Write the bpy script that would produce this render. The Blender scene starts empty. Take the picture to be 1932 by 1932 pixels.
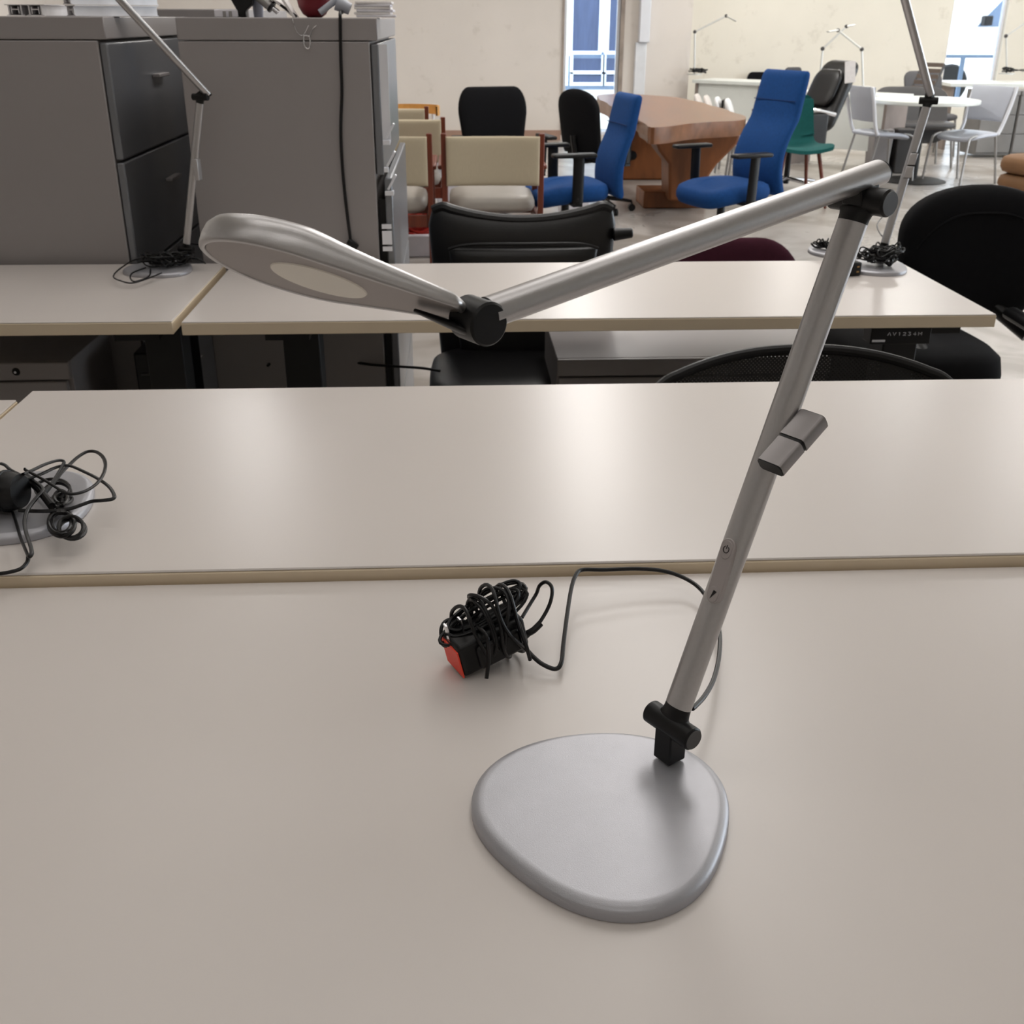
import bpy, math, random
from mathutils import Vector, Matrix
V = Vector; PI = math.pi
random.seed(7)
scn = bpy.context.scene; COL = scn.collection

# ------------------------------------------------------------ camera
H = 1.40
PITCH, YAW, ROLL, FPX = 0.430654545, 0.0519786762, 0.0035060, 2024.87705
cp, sp = math.cos(PITCH), math.sin(PITCH)
FW = V((math.sin(YAW)*cp, math.cos(YAW)*cp, -sp)); RT0 = V((math.cos(YAW), -math.sin(YAW), 0)); UP0 = RT0.cross(FW)
CX = math.cos(ROLL)*RT0 + math.sin(ROLL)*UP0; CY = -math.sin(ROLL)*RT0 + math.cos(ROLL)*UP0
cam_d = bpy.data.cameras.new('camera'); cam = bpy.data.objects.new('camera', cam_d); COL.objects.link(cam)
cam_d.sensor_width = 36; cam_d.sensor_fit = 'HORIZONTAL'; cam_d.lens = 36*FPX/1932; cam_d.clip_start = .02; cam_d.clip_end = 200
cam.matrix_world = Matrix(((CX.x, CY.x, -FW.x, 0), (CX.y, CY.y, -FW.y, 0), (CX.z, CY.z, -FW.z, H), (0, 0, 0, 1)))
cam_d.dof.use_dof = True; cam_d.dof.focus_distance = .86; cam_d.dof.aperture_fstop = 25
scn.camera = cam
scn.view_settings.view_transform = 'Standard'; scn.view_settings.look = 'None'
scn.view_settings.exposure = 0.17; scn.view_settings.gamma = 1; scn.view_settings.use_curve_mapping = False

def ray(x, y): return ((x-966)/FPX)*CX - ((y-966)/FPX)*CY + FW
def at(x, y, z):            # point of height z seen at photo pixel x, y
    d = ray(x, y); return d*((z-H)/d.z) + V((0, 0, H))
def atY(x, y, Y):           # point at depth Y seen there
    d = ray(x, y); return d*(Y/d.y) + V((0, 0, H))
def atZC(x, y, zc): return ray(x, y)*zc + V((0, 0, H))

# ------------------------------------------------------------ daylight and lamps
w = bpy.data.worlds.new('world'); scn.world = w; w.use_nodes = True
bg = w.node_tree.nodes['Background']; bg.inputs[0].default_value = (.86, .93, 1, 1); bg.inputs[1].default_value = 4.2
def area(name, loc, sx, sy, power, col, rot=(0, 0, 0)):
    l = bpy.data.lights.new(name, 'AREA'); l.shape = 'RECTANGLE'; l.size = sx; l.size_y = sy; l.energy = power; l.color = col
    o = bpy.data.objects.new(name, l); o.location = loc; o.rotation_euler = rot; COL.objects.link(o); return o
WARM = (1, .965, .935); COOL = (.93, .96, 1)
for i, (x, y, p) in enumerate([(.5, 2.7, 11), (-1.2, 3.2, 7), (1.0, 4.4, 36), (4.4, 4.6, 32), (1.0, 7.4, 36), (4.6, 7.6, 38), (8, 7.6, 38), (-1.6, 8, 30), (1.2, 10.8, 48), (4.6, 10.8, 52), (8, 10.8, 52), (-2, 11.4, 46), (4.2, 13.4, 46), (7.4, 13.4, 46), (.0, .9, 9), (.2, -1.2, 9), (-2.2, -.6, 6)]):
    area('ceiling_tube_light', (x, y, 3.42), 2.4 if y < 5 else 1.3, .9 if y < 5 else .3, p, WARM if y < 9 else (1, .97, .93), (0, 0, PI/2 if y > 3 else 0))
area('daylight_side', (11.42, 6.5, 1.7), 2.3, 8.8, 190, (.86, .93, 1), (0, math.radians(90), 0))
sun = bpy.data.lights.new('sun', 'SUN'); sun.energy = 1.2; sun.angle = .02; so = bpy.data.objects.new('sun', sun); so.rotation_euler = (math.radians(-35), math.radians(25), 0); so.location = (0, 30, 10); COL.objects.link(so)

# ------------------------------------------------------------ materials
def lin(c): return tuple((v/12.92 if v <= .04045 else ((v+.055)/1.055)**2.4) for v in [u/255 for u in c])
MATS = {}
def mat(name, rgb, rough=.5, metal=0., var=.06, scale=8, bump=0., bscale=200, spec=.5, coat=0., stretch=None, emit=0):
    m = bpy.data.materials.new(name); m.use_nodes = True; nt = m.node_tree; b = nt.nodes['Principled BSDF']; N = nt.nodes.new
    tc = N('ShaderNodeTexCoord'); src = tc.outputs['Object']
    if stretch:
        mp = N('ShaderNodeMapping'); mp.inputs['Scale'].default_value = stretch; nt.links.new(src, mp.inputs[0]); src = mp.outputs[0]
    n = N('ShaderNodeTexNoise'); n.inputs['Scale'].default_value = scale; n.inputs['Detail'].default_value = 4; nt.links.new(src, n.inputs[0])
    r = N('ShaderNodeValToRGB'); c = lin(rgb)
    r.color_ramp.elements[0].color = tuple(max(0, v*(1-var)) for v in c)+(1,); r.color_ramp.elements[1].color = tuple(min(1, v*(1+var)) for v in c)+(1,)
    r.color_ramp.elements[0].position = .3; r.color_ramp.elements[1].position = .7
    nt.links.new(n.outputs[0], r.inputs[0]); nt.links.new(r.outputs[0], b.inputs['Base Color'])
    b.inputs['Roughness'].default_value = rough; b.inputs['Metallic'].default_value = metal; b.inputs['Specular IOR Level'].default_value = spec
    b.inputs['Coat Weight'].default_value = coat
    if bump:
        n2 = N('ShaderNodeTexNoise'); n2.inputs['Scale'].default_value = bscale; nt.links.new(src, n2.inputs[0])
        bp = N('ShaderNodeBump'); bp.inputs['Strength'].default_value = bump; bp.inputs['Distance'].default_value = .002
        nt.links.new(n2.outputs[0], bp.inputs['Height']); nt.links.new(bp.outputs[0], b.inputs['Normal'])
    if emit:
        b.inputs['Emission Color'].default_value = c+(1,); b.inputs['Emission Strength'].default_value = emit
    MATS[name] = m; return m
LAM = mat('desk_laminate', (208, 201, 196), .31, var=.015, scale=3, spec=.5)
EDGE = mat('desk_edge', (222, 205, 178), .5, var=.02)
ALU = mat('silver_paint', (184, 182, 182), .33, .85, .02, 300, bump=.06, bscale=1500)
ALUB = mat('silver_base_paint', (170, 170, 175), .40, .5, .03, 40, bump=.08, bscale=1200)
HEADM = mat('lamp_head_plastic', (150, 142, 138), .45, .3, .02)
DIFF = mat('lamp_diffuser', (246, 240, 228), .6, 0, .01)
STRIP = mat('button_strip_silicone', (165, 158, 156), .45, .1, .01)
BLK = mat('black_plastic', (6, 6, 8), .42, 0, .05, 30, spec=.35)
BLKM = mat('black_matte_steel', (7, 7, 9), .5, .1, .05)
CORD = mat('black_cord', (9, 9, 11), .38, 0, .05, spec=.35)
RED = mat('red_sticker', (240, 70, 44), .5)
CAB = mat('cabinet_grey_steel', (148, 143, 142), .42, .1, .015, 5, spec=.5)
CABD = mat('cabinet_drawer_steel', (118, 120, 124), .3, .35, .02, 5)
PAINTW = mat('bright_steel', (228, 230, 236), .3, .3, .02)
BLKF = mat('black_fabric', (11, 11, 14), .9, 0, .12, 60, bump=.3, bscale=600, spec=.2)
LEATH = mat('black_leather', (12, 11, 12), .38, 0, .1, 20, bump=.2, bscale=200)
MARO = mat('maroon_fabric', (62, 24, 38), .9, 0, .1, 50, bump=.2, spec=.2)
BLUE = mat('blue_fabric', (18, 66, 124), .85, 0, .08, 60, bump=.2, bscale=500, spec=.25)
TEAL = mat('teal_fabric', (22, 84, 82), .85, 0, .08, 50, bump=.2, spec=.25)
CREAM = mat('cream_ribbed_fabric', (188, 176, 152), .85, 0, .07, 40, bump=.2, spec=.2, stretch=(30, 1, 1))
GREYV = mat('grey_vinyl', (160, 154, 146), .45, 0, .05)
CHERRY = mat('cherry_wood', (104, 46, 26), .4, 0, .25, 6, stretch=(8, 8, .6))
OAK = mat('golden_bentwood', (205, 150, 78), .4, 0, .15, 8)
WHITEP = mat('white_plastic', (222, 224, 230), .4, 0, .02)
LGREY = mat('light_grey_plastic', (176, 180, 190), .4, 0, .03)
WTOP = mat('white_table_top', (226, 230, 226), .3, 0, .02)
CHROME = mat('chrome', (215, 215, 218), .12, 1, .02)
GLEG = mat('grey_tube_leg', (160, 158, 156), .35, .7, .03)
DGREY = mat('dark_grey_plastic', (62, 60, 60), .5, 0, .08)
TAN = mat('tan_upholstery', (120, 86, 54), .7, 0, .08)
PAPER = mat('paper', (232, 228, 226), .8, 0, .05, 40)
MAROONB = mat('dark_red_plastic', (112, 14, 30), .4)
REDC = mat('red_cable', (176, 46, 36), .4)
BOXW = mat('white_card', (222, 220, 226), .7)
INK = mat('ink_black', (16, 14, 16), .6)
INKW = mat('ink_white', (206, 206, 210), .6)
BRASS = mat('brass', (170, 136, 88), .35, .8)

def wall_mat(name, rgb, stain=(150, 140, 122)):
    m = mat(name, rgb, .85, 0, .035, 1.3, bump=.25, bscale=14, spec=.2); nt = m.node_tree; b = nt.nodes['Principled BSDF']; N = nt.nodes.new
    old = b.inputs['Base Color'].links[0].from_socket
    n = N('ShaderNodeTexNoise'); n.inputs['Scale'].default_value = 3.3; n.inputs['Detail'].default_value = 8; n.inputs['Roughness'].default_value = .7
    tc = N('ShaderNodeTexCoord'); nt.links.new(tc.outputs['Object'], n.inputs[0])
    r = N('ShaderNodeValToRGB'); r.color_ramp.elements[0].position = .58; r.color_ramp.elements[1].position = .75
    r.color_ramp.elements[1].color = (.35, .35, .35, 1); nt.links.new(n.outputs[0], r.inputs[0])
    mx = N('ShaderNodeMix'); mx.data_type = 'RGBA'; nt.links.new(r.outputs[0], mx.inputs[0]); nt.links.new(old, mx.inputs[6]); mx.inputs[7].default_value = lin(stain)+(1,)
    nt.links.new(mx.outputs[2], b.inputs['Base Color']); return m
WALLA = wall_mat('plaster_beige', (216, 209, 202)); WALLB = wall_mat('plaster_yellow', (226, 221, 209)); CEIL = mat('ceiling_paint', (225, 221, 212), .9)
# polished patchy concrete floor
m = mat('concrete_floor', (170, 165, 160), .3, 0, .1, 1.2, spec=.5); nt = m.node_tree; b = nt.nodes['Principled BSDF']
old = b.inputs['Base Color'].links[0].from_socket; n = nt.nodes.new('ShaderNodeTexNoise'); n.inputs['Scale'].default_value = 1.6; n.inputs['Detail'].default_value = 9; n.inputs['Distortion'].default_value = 1.2
tc = nt.nodes.new('ShaderNodeTexCoord'); nt.links.new(tc.outputs['Object'], n.inputs[0])
r = nt.nodes.new('ShaderNodeValToRGB'); r.color_ramp.elements[0].position = .45; r.color_ramp.elements[1].position = .62; r.color_ramp.elements[0].color = (0, 0, 0, 1); r.color_ramp.elements[1].color = (.8, .8, .8, 1); nt.links.new(n.outputs[0], r.inputs[0])
mx = nt.nodes.new('ShaderNodeMix'); mx.data_type = 'RGBA'; nt.links.new(r.outputs[0], mx.inputs[0]); nt.links.new(old, mx.inputs[6]); mx.inputs[7].default_value = lin((132, 124, 115))+(1,); nt.links.new(mx.outputs[2], b.inputs['Base Color'])
r2 = nt.nodes.new('ShaderNodeMapRange'); r2.inputs[3].default_value = .18; r2.inputs[4].default_value = .42; nt.links.new(n.outputs[0], r2.inputs[0]); nt.links.new(r2.outputs[0], b.inputs['Roughness'])
FLOOR = m
# live edge slab wood
m = mat('slab_wood', (124, 80, 50), .27, 0, .3, 3, bump=.3, bscale=20, stretch=(5, .7, 3)); SLAB = m
# woven mesh for the mesh chair
def mesh_mat():
    m = bpy.data.materials.new('chair_mesh_net'); m.use_nodes = True; nt = m.node_tree; b = nt.nodes['Principled BSDF']
    b.inputs['Base Color'].default_value = lin((16, 16, 18))+(1,); b.inputs['Roughness'].default_value = .5
    tc = nt.nodes.new('ShaderNodeTexCoord'); mp = nt.nodes.new('ShaderNodeMapping'); mp.inputs['Rotation'].default_value = (0, PI/4, 0); mp.inputs['Scale'].default_value = (180, 180, 180); nt.links.new(tc.outputs['Object'], mp.inputs[0])
    sx = nt.nodes.new('ShaderNodeSeparateXYZ'); nt.links.new(mp.outputs[0], sx.inputs[0]); outs = []
    for k in (0, 2):
        fr = nt.nodes.new('ShaderNodeMath'); fr.operation = 'FRACT'; nt.links.new(sx.outputs[k], fr.inputs[0])
        gt = nt.nodes.new('ShaderNodeMath'); gt.operation = 'LESS_THAN'; gt.inputs[1].default_value = .64; nt.links.new(fr.outputs[0], gt.inputs[0]); outs.append(gt)
    mxx = nt.nodes.new('ShaderNodeMath'); mxx.operation = 'MAXIMUM'; nt.links.new(outs[0].outputs[0], mxx.inputs[0]); nt.links.new(outs[1].outputs[0], mxx.inputs[1]); nt.links.new(mxx.outputs[0], b.inputs['Alpha'])
    return m
NET = mesh_mat()
def glass_mat():
    m = bpy.data.materials.new('window_glass'); m.use_nodes = True; b = m.node_tree.nodes['Principled BSDF']
    b.inputs['Base Color'].default_value = (.93, .97, 1, 1); b.inputs['Roughness'].default_value = .02; b.inputs['Transmission Weight'].default_value = 1; b.inputs['IOR'].default_value = 1.02; return m
GLASS = glass_mat()

# ------------------------------------------------------------ mesh tools
class M:
    def __init__(s): s.v = []; s.f = []
    def add(s, vs, fs): k = len(s.v); s.v += [V(p) for p in vs]; s.f += [tuple(i+k for i in f) for f in fs]; return s
    def obox(s, c, ax, h):
        c = V(c); a, b_, d = [V(q).normalized()*hh for q, hh in zip(ax, h)]
        vs = [c+i*a+j*b_+k*d for k in (-1, 1) for j in (-1, 1) for i in (-1, 1)]
        fl = [(0, 2, 3, 1), (4, 5, 7, 6), (0, 1, 5, 4), (1, 3, 7, 5), (3, 2, 6, 7), (2, 0, 4, 6)]
        if a.cross(b_).dot(d) < 0: fl = [f[::-1] for f in fl]
        return s.add(vs, fl)
    def box(s, x0, x1, y0, y1, z0, z1): return s.obox(((x0+x1)/2, (y0+y1)/2, (z0+z1)/2), ((1, 0, 0), (0, 1, 0), (0, 0, 1)), (abs(x1-x0)/2, abs(y1-y0)/2, abs(z1-z0)/2))
    def loft(s, rings, c0=True, c1=True, closed=False):
        n = len(rings[0]); vs = [p for r in rings for p in r]; fs = []
        R_ = len(rings)
        for i in range(R_ if closed else R_-1):
            a = i*n; b_ = ((i+1) % R_)*n
            for j in range(n): fs.append((a+j, a+(j+1) % n, b_+(j+1) % n, b_+j))
        if not closed:
            if c0: fs.append(tuple(range(n))[::-1])
            if c1: fs.append(tuple((R_-1)*n+j for j in range(n)))
        return s.add(vs, fs)
    def cyl(s, p0, p1, r0, r1=None, n=20, bev=0):
        p0, p1 = V(p0), V(p1); r1 = r0 if r1 is None else r1; d = (p1-p0).normalized(); a, b_ = basis(d)
        st = [(0, r0), (1, r1)]
        L = (p1-p0).length
        if bev: st = [(0, r0-bev), (bev/L, r0), (1-bev/L, r1), (1, r1-bev)]
        return s.loft([[p0+(p1-p0)*t+(a*math.cos(2*PI*k/n)+b_*math.sin(2*PI*k/n))*r for k in range(n)] for t, r in st])
    def oval(s, p0, p1, ea, ra, rb, n=28, rb1=None, ra1=None):
        p0, p1 = V(p0), V(p1); d = (p1-p0).normalized(); ea = (V(ea)-V(ea).dot(d)*d).normalized(); eb = d.cross(ea)
        return s.loft([[p+(ea*math.cos(2*PI*k/n)*qa+eb*math.sin(2*PI*k/n)*qb) for k in range(n)] for p, qa, qb in ((p0, ra, rb), (p1, ra1 or ra, rb1 or rb))])
    def tube(s, pts, r, n=8, closed=False, flat=1.):
        pts = [V(p) for p in pts]; N_ = len(pts); rings = []; a = None
        for i, p in enumerate(pts):
            q0 = pts[i-1] if (i or closed) else p; q1 = pts[(i+1) % N_] if (i < N_-1 or closed) else p
            t = (q1-q0); t = t.normalized() if t.length > 1e-9 else V((0, 0, 1))
            if a is None: a = basis(t)[0]
            a = a-a.dot(t)*t; a = a.normalized() if a.length > 1e-6 else basis(t)[0]; b_ = t.cross(a)
            rings.append([p+(a*math.cos(2*PI*k/n)+b_*math.sin(2*PI*k/n)*flat)*r for k in range(n)])
        return s.loft(rings, closed=closed)
    def prism(s, pts, z0, z1): return s.loft([[V((x, y, z0)) for x, y in pts], [V((x, y, z1)) for x, y in pts]])
    def poly(s, pts, d):        # flat polygon (3D points) given thickness vector d
        d = V(d); pts = [V(p) for p in pts]
        nrm = (pts[1]-pts[0]).cross(pts[2]-pts[0])
        if nrm.dot(d) < 0: pts = pts[::-1]
        return s.loft([pts, [p+d for p in pts]])
    def lathe(s, prof, c, n=32, ax=(0, 0, 1)):
        c = V(c); ax = V(ax).normalized(); a, b_ = basis(ax)
        return s.loft([[c+ax*z+(a*math.cos(2*PI*k/n)+b_*math.sin(2*PI*k/n))*max(r, 1e-5) for k in range(n)] for r, z in prof])
    def ball(s, c, r, n=14):
        return s.lathe([(r*math.sin(PI*i/n), -r*math.cos(PI*i/n)) for i in range(n+1)], c, 16)
    def cushion(s, hw, Hh, t, prof=lambda z: 0, curve=0., nu=18, nv=20, z0=0, pw=5):
        """upright pad: half width hw(v), height Hh, thickness t, bent by prof(z) and curve*x^2"""
        rings = []
        for j in range(nv+1):
            v = -math.cos(PI*j/nv); z = z0+Hh*(v+1)/2; wv = hw((v+1)/2); tv = t/2*max(0, 1-abs(v)**pw)**.5+.0006
            ring = []
            for k in range(nu*2):
                an = 2*PI*k/(nu*2); cx = math.cos(an); sx_ = math.sin(an)
                x = math.copysign(abs(cx)**.55, cx)*wv; y = math.copysign(abs(sx_)**.55, sx_)*tv
                ring.append(V((x, y+prof(z)+curve*x*x, z)))
            rings.append(ring)
        return s.loft(rings)
    def seatpad(s, wx, dy, zt, t, c=(0, 0), taper=1., droop=0., nu=24, ex=.5):
        """lying pad, rounded outline; front is -y"""
        rings = []
        for q, zz in ((.80, -1), (.95, -.75), (1, -.3), (1, .2), (.965, .7), (.86, .95), (.5, 1.0)):
            ring = []
            for k in range(nu*2):
                an = 2*PI*k/(nu*2); x = math.copysign(abs(math.cos(an))**ex, math.cos(an)); y = math.copysign(abs(math.sin(an))**ex, math.sin(an))
                f = (1-y)/2; wx_ = wx*(1+(taper-1)*(1-f))
                ring.append(V((c[0]+x*wx_/2*q, c[1]+y*dy/2*q, zt-t/2+zz*t/2-droop*f**4)))
            rings.append(ring)
        return s.loft(rings)
    def xf(s, mx): s.v = [mx @ p for p in s.v]; return s
def basis(d):
    d = V(d).normalized(); a = d.cross(V((0, 0, 1)))
    if a.length < 1e-3: a = d.cross(V((0, 1, 0)))
    a.normalize(); return a, d.cross(a)
def spline(pts, n=8, closed=False):
    pts = [V(p) for p in pts]; out = []; N_ = len(pts)
    g = (lambda i: pts[i % N_]) if closed else (lambda i: pts[max(0, min(N_-1, i))])
    for i in range(N_ if closed else N_-1):
        p0, p1, p2, p3 = g(i-1), g(i), g(i+1), g(i+2)
        for k in range(n):
            t = k/n; out.append(.5*((2*p1)+(p2-p0)*t+(2*p0-5*p1+4*p2-p3)*t*t+(3*p1-p0-3*p2+p3)*t**3))
    if not closed: out.append(pts[-1])
    return out
def root_of(o):
    while o.parent: o = o.parent
    return o
def obj(name, m, mt, parent=None, label=None, bevel=0, world=False, angle=35, seg=2, kind=None):
    vs = m.v
    if parent is not None:
        if world:
            inv = root_of(parent).matrix_basis.inverted(); vs = [inv @ p for p in vs]
        loc = V((0, 0, 0))
    else:
        xs = [p.x for p in vs]; ys = [p.y for p in vs]; zs = [p.z for p in vs]
        loc = V(((min(xs)+max(xs))/2, (min(ys)+max(ys))/2, min(zs))); vs = [p-loc for p in vs]
    me = bpy.data.meshes.new(name); me.from_pydata([tuple(p) for p in vs], [], m.f); me.update()
    me.shade_smooth(); me.set_sharp_from_angle(angle=math.radians(angle)); me.materials.append(mt)
    o = bpy.data.objects.new(name, me); COL.objects.link(o); o.location = loc
    if parent is not None: o.parent = parent
    if bevel:
        bm = o.modifiers.new('bevel', 'BEVEL'); bm.width = bevel; bm.segments = seg; bm.limit_method = 'ANGLE'; bm.angle_limit = math.radians(40); bm.harden_normals = False
    if label: o['label'] = label
    if kind: o['kind'] = kind
    return o
def tag(o, label, cat, group=None, kind=None):
    o['label'] = label; o['category'] = cat
    if group: o['group'] = group
    if kind: o['kind'] = kind
    return o
def thing(name, label, cat, loc=(0, 0, 0), rz=0, group=None, s=1.):
    o = bpy.data.objects.new(name, None); COL.objects.link(o); o.empty_display_size = .05
    o.matrix_basis = Matrix.Translation(V(loc)) @ Matrix.Rotation(rz, 4, 'Z') @ Matrix.Scale(s, 4); return tag(o, label, cat, group)
def copy_tree(o, parent=None):
    c = o.copy(); COL.objects.link(c)
    if parent is not None: c.parent = parent
    for ch in [q for q in COL.objects if q.parent == o]: copy_tree(ch, c)
    return c
def place(o, loc, rz, label, s=1.):
    o.matrix_basis = Matrix.Translation(V(loc)) @ Matrix.Rotation(rz, 4, 'Z') @ Matrix.Scale(s, 4); o['label'] = label; return o
def struct(name, m, mt, **k): return obj(name, m, mt, kind='structure', **k)

# ------------------------------------------------------------ room shell
XL, XR, YB = -4.5, 11.5, -3.2
YA, YW = 14.35, 15.6
ca = atY(1302, 100, YA).x
w1a, w1b = atY(1063, 130, YA).x, atY(1170, 60, YA).x
w2a, w2b = atY(1790, 70, YW).x, atY(1893, 70, YW).x
CZ = 3.5
struct('floor', M().box(XL, XR, YB, YW+.3, -.1, 0), FLOOR)
struct('ceiling', M().box(XL, XR, YB, YW+.3, CZ, CZ+.1), CEIL)
struct('wall_left', M().box(XL-.1, XL, YB, YW+.3, 0, CZ), WALLA)
struct('wall_right', M().box(XR, XR+.1, YB, 2, 0, CZ).box(XR, XR+.1, 11, YW+.3, 0, CZ).box(XR, XR+.1, 2, 11, 0, .5).box(XR, XR+.1, 2, 11, 2.9, CZ), WALLB)
struct('wall_rear', M().box(XL, XR, YB-.1, YB, 0, CZ), WALLA)
struct('wall_back', M().box(XL, w1a, YA, YA+.2, 0, CZ).box(w1b, ca, YA, YA+.2, 0, CZ).box(w1a, w1b, YA, YA+.2, 2.6, CZ).box(w1a, w1b, YA, YA+.2, 0, .06).box(ca-.02, ca, YA+.2, YW, 0, CZ), WALLA)
struct('wall_alcove', M().box(ca, w2a, YW, YW+.2, 0, CZ).box(w2b, XR, YW, YW+.2, 0, CZ).box(w2a, w2b, YW, YW+.2, 2.7, CZ).box(w2a, w2b, YW, YW+.2, 0, .3), WALLB)
struct('baseboard_back', M().box(XL, w1a-.02, YA-.02, YA, 0, .12), mat('worn_baseboard', (158, 128, 112), .7))
def window(n, x0, x1, y, z0, z1, bars):
    f = M(); t = .035
    f.box(x0, x0+t, y+.06, y+.12, z0, z1).box(x1-t, x1, y+.06, y+.12, z0, z1).box(x0, x1, y+.06, y+.12, z0, z0+t).box(x0, x1, y+.06, y+.12, z1-t, z1)
    for b_ in bars: f.box(x0, x1, y+.06, y+.11, b_, b_+.03)
    o = struct('window_%d' % n, f, WHITEP, bevel=.003)
    g = obj('window_pane', M().box(x0+t, x1-t, y+.085, y+.09, z0+t, z1-t), GLASS, o, world=True)
    return o
window(1, w1a, w1b, YA, .06, 2.6, [])
window(2, w2a, w2b, YW, .3, 2.7, [])
wf = M().box(XR+.03, XR+.08, 2, 11, .5, .55).box(XR+.03, XR+.08, 2, 11, 2.85, 2.9)
for k in range(7): wf.box(XR+.03, XR+.08, 2+k*1.49, 2.06+k*1.49, .5, 2.9)
obj('window_pane', M().box(XR+.05, XR+.056, 2, 11, .55, 2.85), GLASS, struct('window_3', wf, WHITEP), world=True)
# rust-brown painted jambs of the first window, the pipe casing beside it
struct('trim_1', M().box(w1a-.025, w1a, YA-.015, YA+.05, .06, 2.6).box(w1b, w1b+.05, YA-.015, YA+.05, .06, 2.6), mat('worn_jamb', (150, 138, 128), .8, 0, .3, 5))
px0, px1 = atY(1206, 60, YA-.1).x, atY(1226, 60, YA-.1).x
cz = atY(1215, 80, YA-.1).z
pc = struct('trim_2', M().box(px0, px1, YA-.12, YA, cz, CZ-.01), WHITEP, bevel=.01)
struct('trim_3', M().box(px0-.03, px1-.02, YA-.06, YA, .02, cz), mat('pipe_cover_paint', (214, 216, 220), .6), bevel=.01)

# ------------------------------------------------------------ outside
OUTG = mat('outdoor_ground', (200, 198, 190), .9, 0, .1); tag(obj('pavement', M().box(-14, 40, YW+.4, 60, -.15, -.05), OUTG), 'pale sunlit pavement outside the windows', 'pavement', kind='structure')
def facade():
    t = thing('office_building', 'pale blue building with dark glazed panels beyond the narrow left window', 'building', (3.6, 26, -.1))
    obj('wall', M().box(-9, 7.2, 0, 6, 0, 12), mat('facade_blue', (140, 160, 188), .7, 0, .03), t)
    g = mat('facade_glass', (62, 74, 104), .3, 0, .12, 2, stretch=(8, 8, 1))
    fm = mat('facade_frame', (214, 226, 240), .5); R0 = V((3.6, 26, -.1))
    for k, (xa, ya, xb, yb) in enumerate([(1079, -60, 1133, 96), (1145, -60, 1172, 96), (1080, 110, 1134, 133), (1142, 110, 1172, 133), (1080, 142, 1134, 155), (1142, 142, 1172, 155), (1020, -60, 1066, 96), (1020, 110, 1066, 155)]):
        p, q_ = atY(xa, yb, 26)-R0, atY(xb, ya, 26)-R0
        w_ = obj('window', M().box(p.x, q_.x, -.05, 0, p.z, q_.z), g, t)
        obj('frame', M().box(p.x-.07, p.x, -.1, 0, p.z-.07, q_.z+.07).box(q_.x, q_.x+.07, -.1, 0, p.z-.07, q_.z+.07).box(p.x, q_.x, -.1, 0, p.z-.07, p.z), fm, w_)
facade()
def pipes():
    for x, lab in ((1068, 'left'), (1139, 'right')):
        p = atY(x+3, 60, 17.5); t = tag(obj('porch_post', M().cyl((p.x, p.y, .9 if lab == 'left' else .95), (p.x, p.y, 4), .06), mat('post_white_'+lab, (250, 248, 236), .6)), 'white round post outside the narrow window, the %s one' % lab, 'post', 'porch posts outside')
pipes()
t = thing('metal_railing', 'thin blue grey metal railing crossing the view outside the right window', 'railing', (0, 17.6, 0))
x0, x1 = atY(1750, 100, 17.6).x, atY(1932, 100, 17.6).x; RAILM = mat('railing_paint', (96, 116, 142), .5)
zr = atY(1840, 103, 17.6).z
obj('top_rail', M().box(x0, x1+1, -.03, .03, zr-.05, zr), RAILM, t)
for i in range(5):
    x = x0+i*(x1+1-x0)/4.6; obj('baluster', M().box(x, x+.05, -.03, .03, -.05, zr-.05), RAILM, t)
def van(loc, label):
    t = thing('parked_van', label, 'van', loc)
    vp = mat('van_paint', (246, 247, 250), .25, coat=.5)
    prof = [(-2.4, .35), (-2.4, 1.0), (-2.15, 1.2), (-1.35, 1.32), (-.75, 1.95), (-.5, 2.05), (2.3, 2.05), (2.4, 1.9), (2.4, .35)]
    obj('body', M().poly([(x, -.95, z) for x, z in prof], (0, 1.9, 0)), vp, t, bevel=.06)
    obj('side_window', M().poly([(-1.15, -.97, 1.3), (-.72, -.97, 1.78), (-.2, -.97, 1.78), (-.2, -.97, 1.3)], (0, .02, 0)).box(0, 1.0, -.97, -.95, 1.3, 1.78), mat('van_glass', (84, 104, 132), .1), t)
    for x in (-1.5, 1.5): obj('wheel', M().cyl((x, -.99, .35), (x, -.75, .35), .34, bev=.03), BLK, t)
    obj('mirror', M().box(-1.1, -.95, -1.12, -.96, 1.32, 1.48), BLK, t, bevel=.02)
pv = atY(1905, 70, 21); van((pv.x+.3, 21.5, 0), 'white parked van outside behind the railing, seen through the right window')
sh = M()
for i in range(420):
    a = random.uniform(0, 2*PI); r_ = random.random()**.5*.5; z = random.uniform(0, .32); c = V((math.cos(a)*r_, math.sin(a)*r_*.6, z)); d = V((random.uniform(-1, 1), random.uniform(-1, 1), random.uniform(-.3, 1))).normalized(); e = basis(d)[0]
    sh.add([c-e*.025, c+d*.1, c+e*.025, c-d*.02+V((0, 0, .005))], [(0, 1, 2), (0, 2, 3)])
bs = atY(1064, 235, 15.6); sh.v = [p+V((bs.x, 15.6, 0)) for p in sh.v]
tag(obj('green_bush', sh, mat('leaf_green', (176, 222, 70), .6, 0, .3, 20)), 'bright green bush outside the foot of the narrow window', 'bush')

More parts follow.
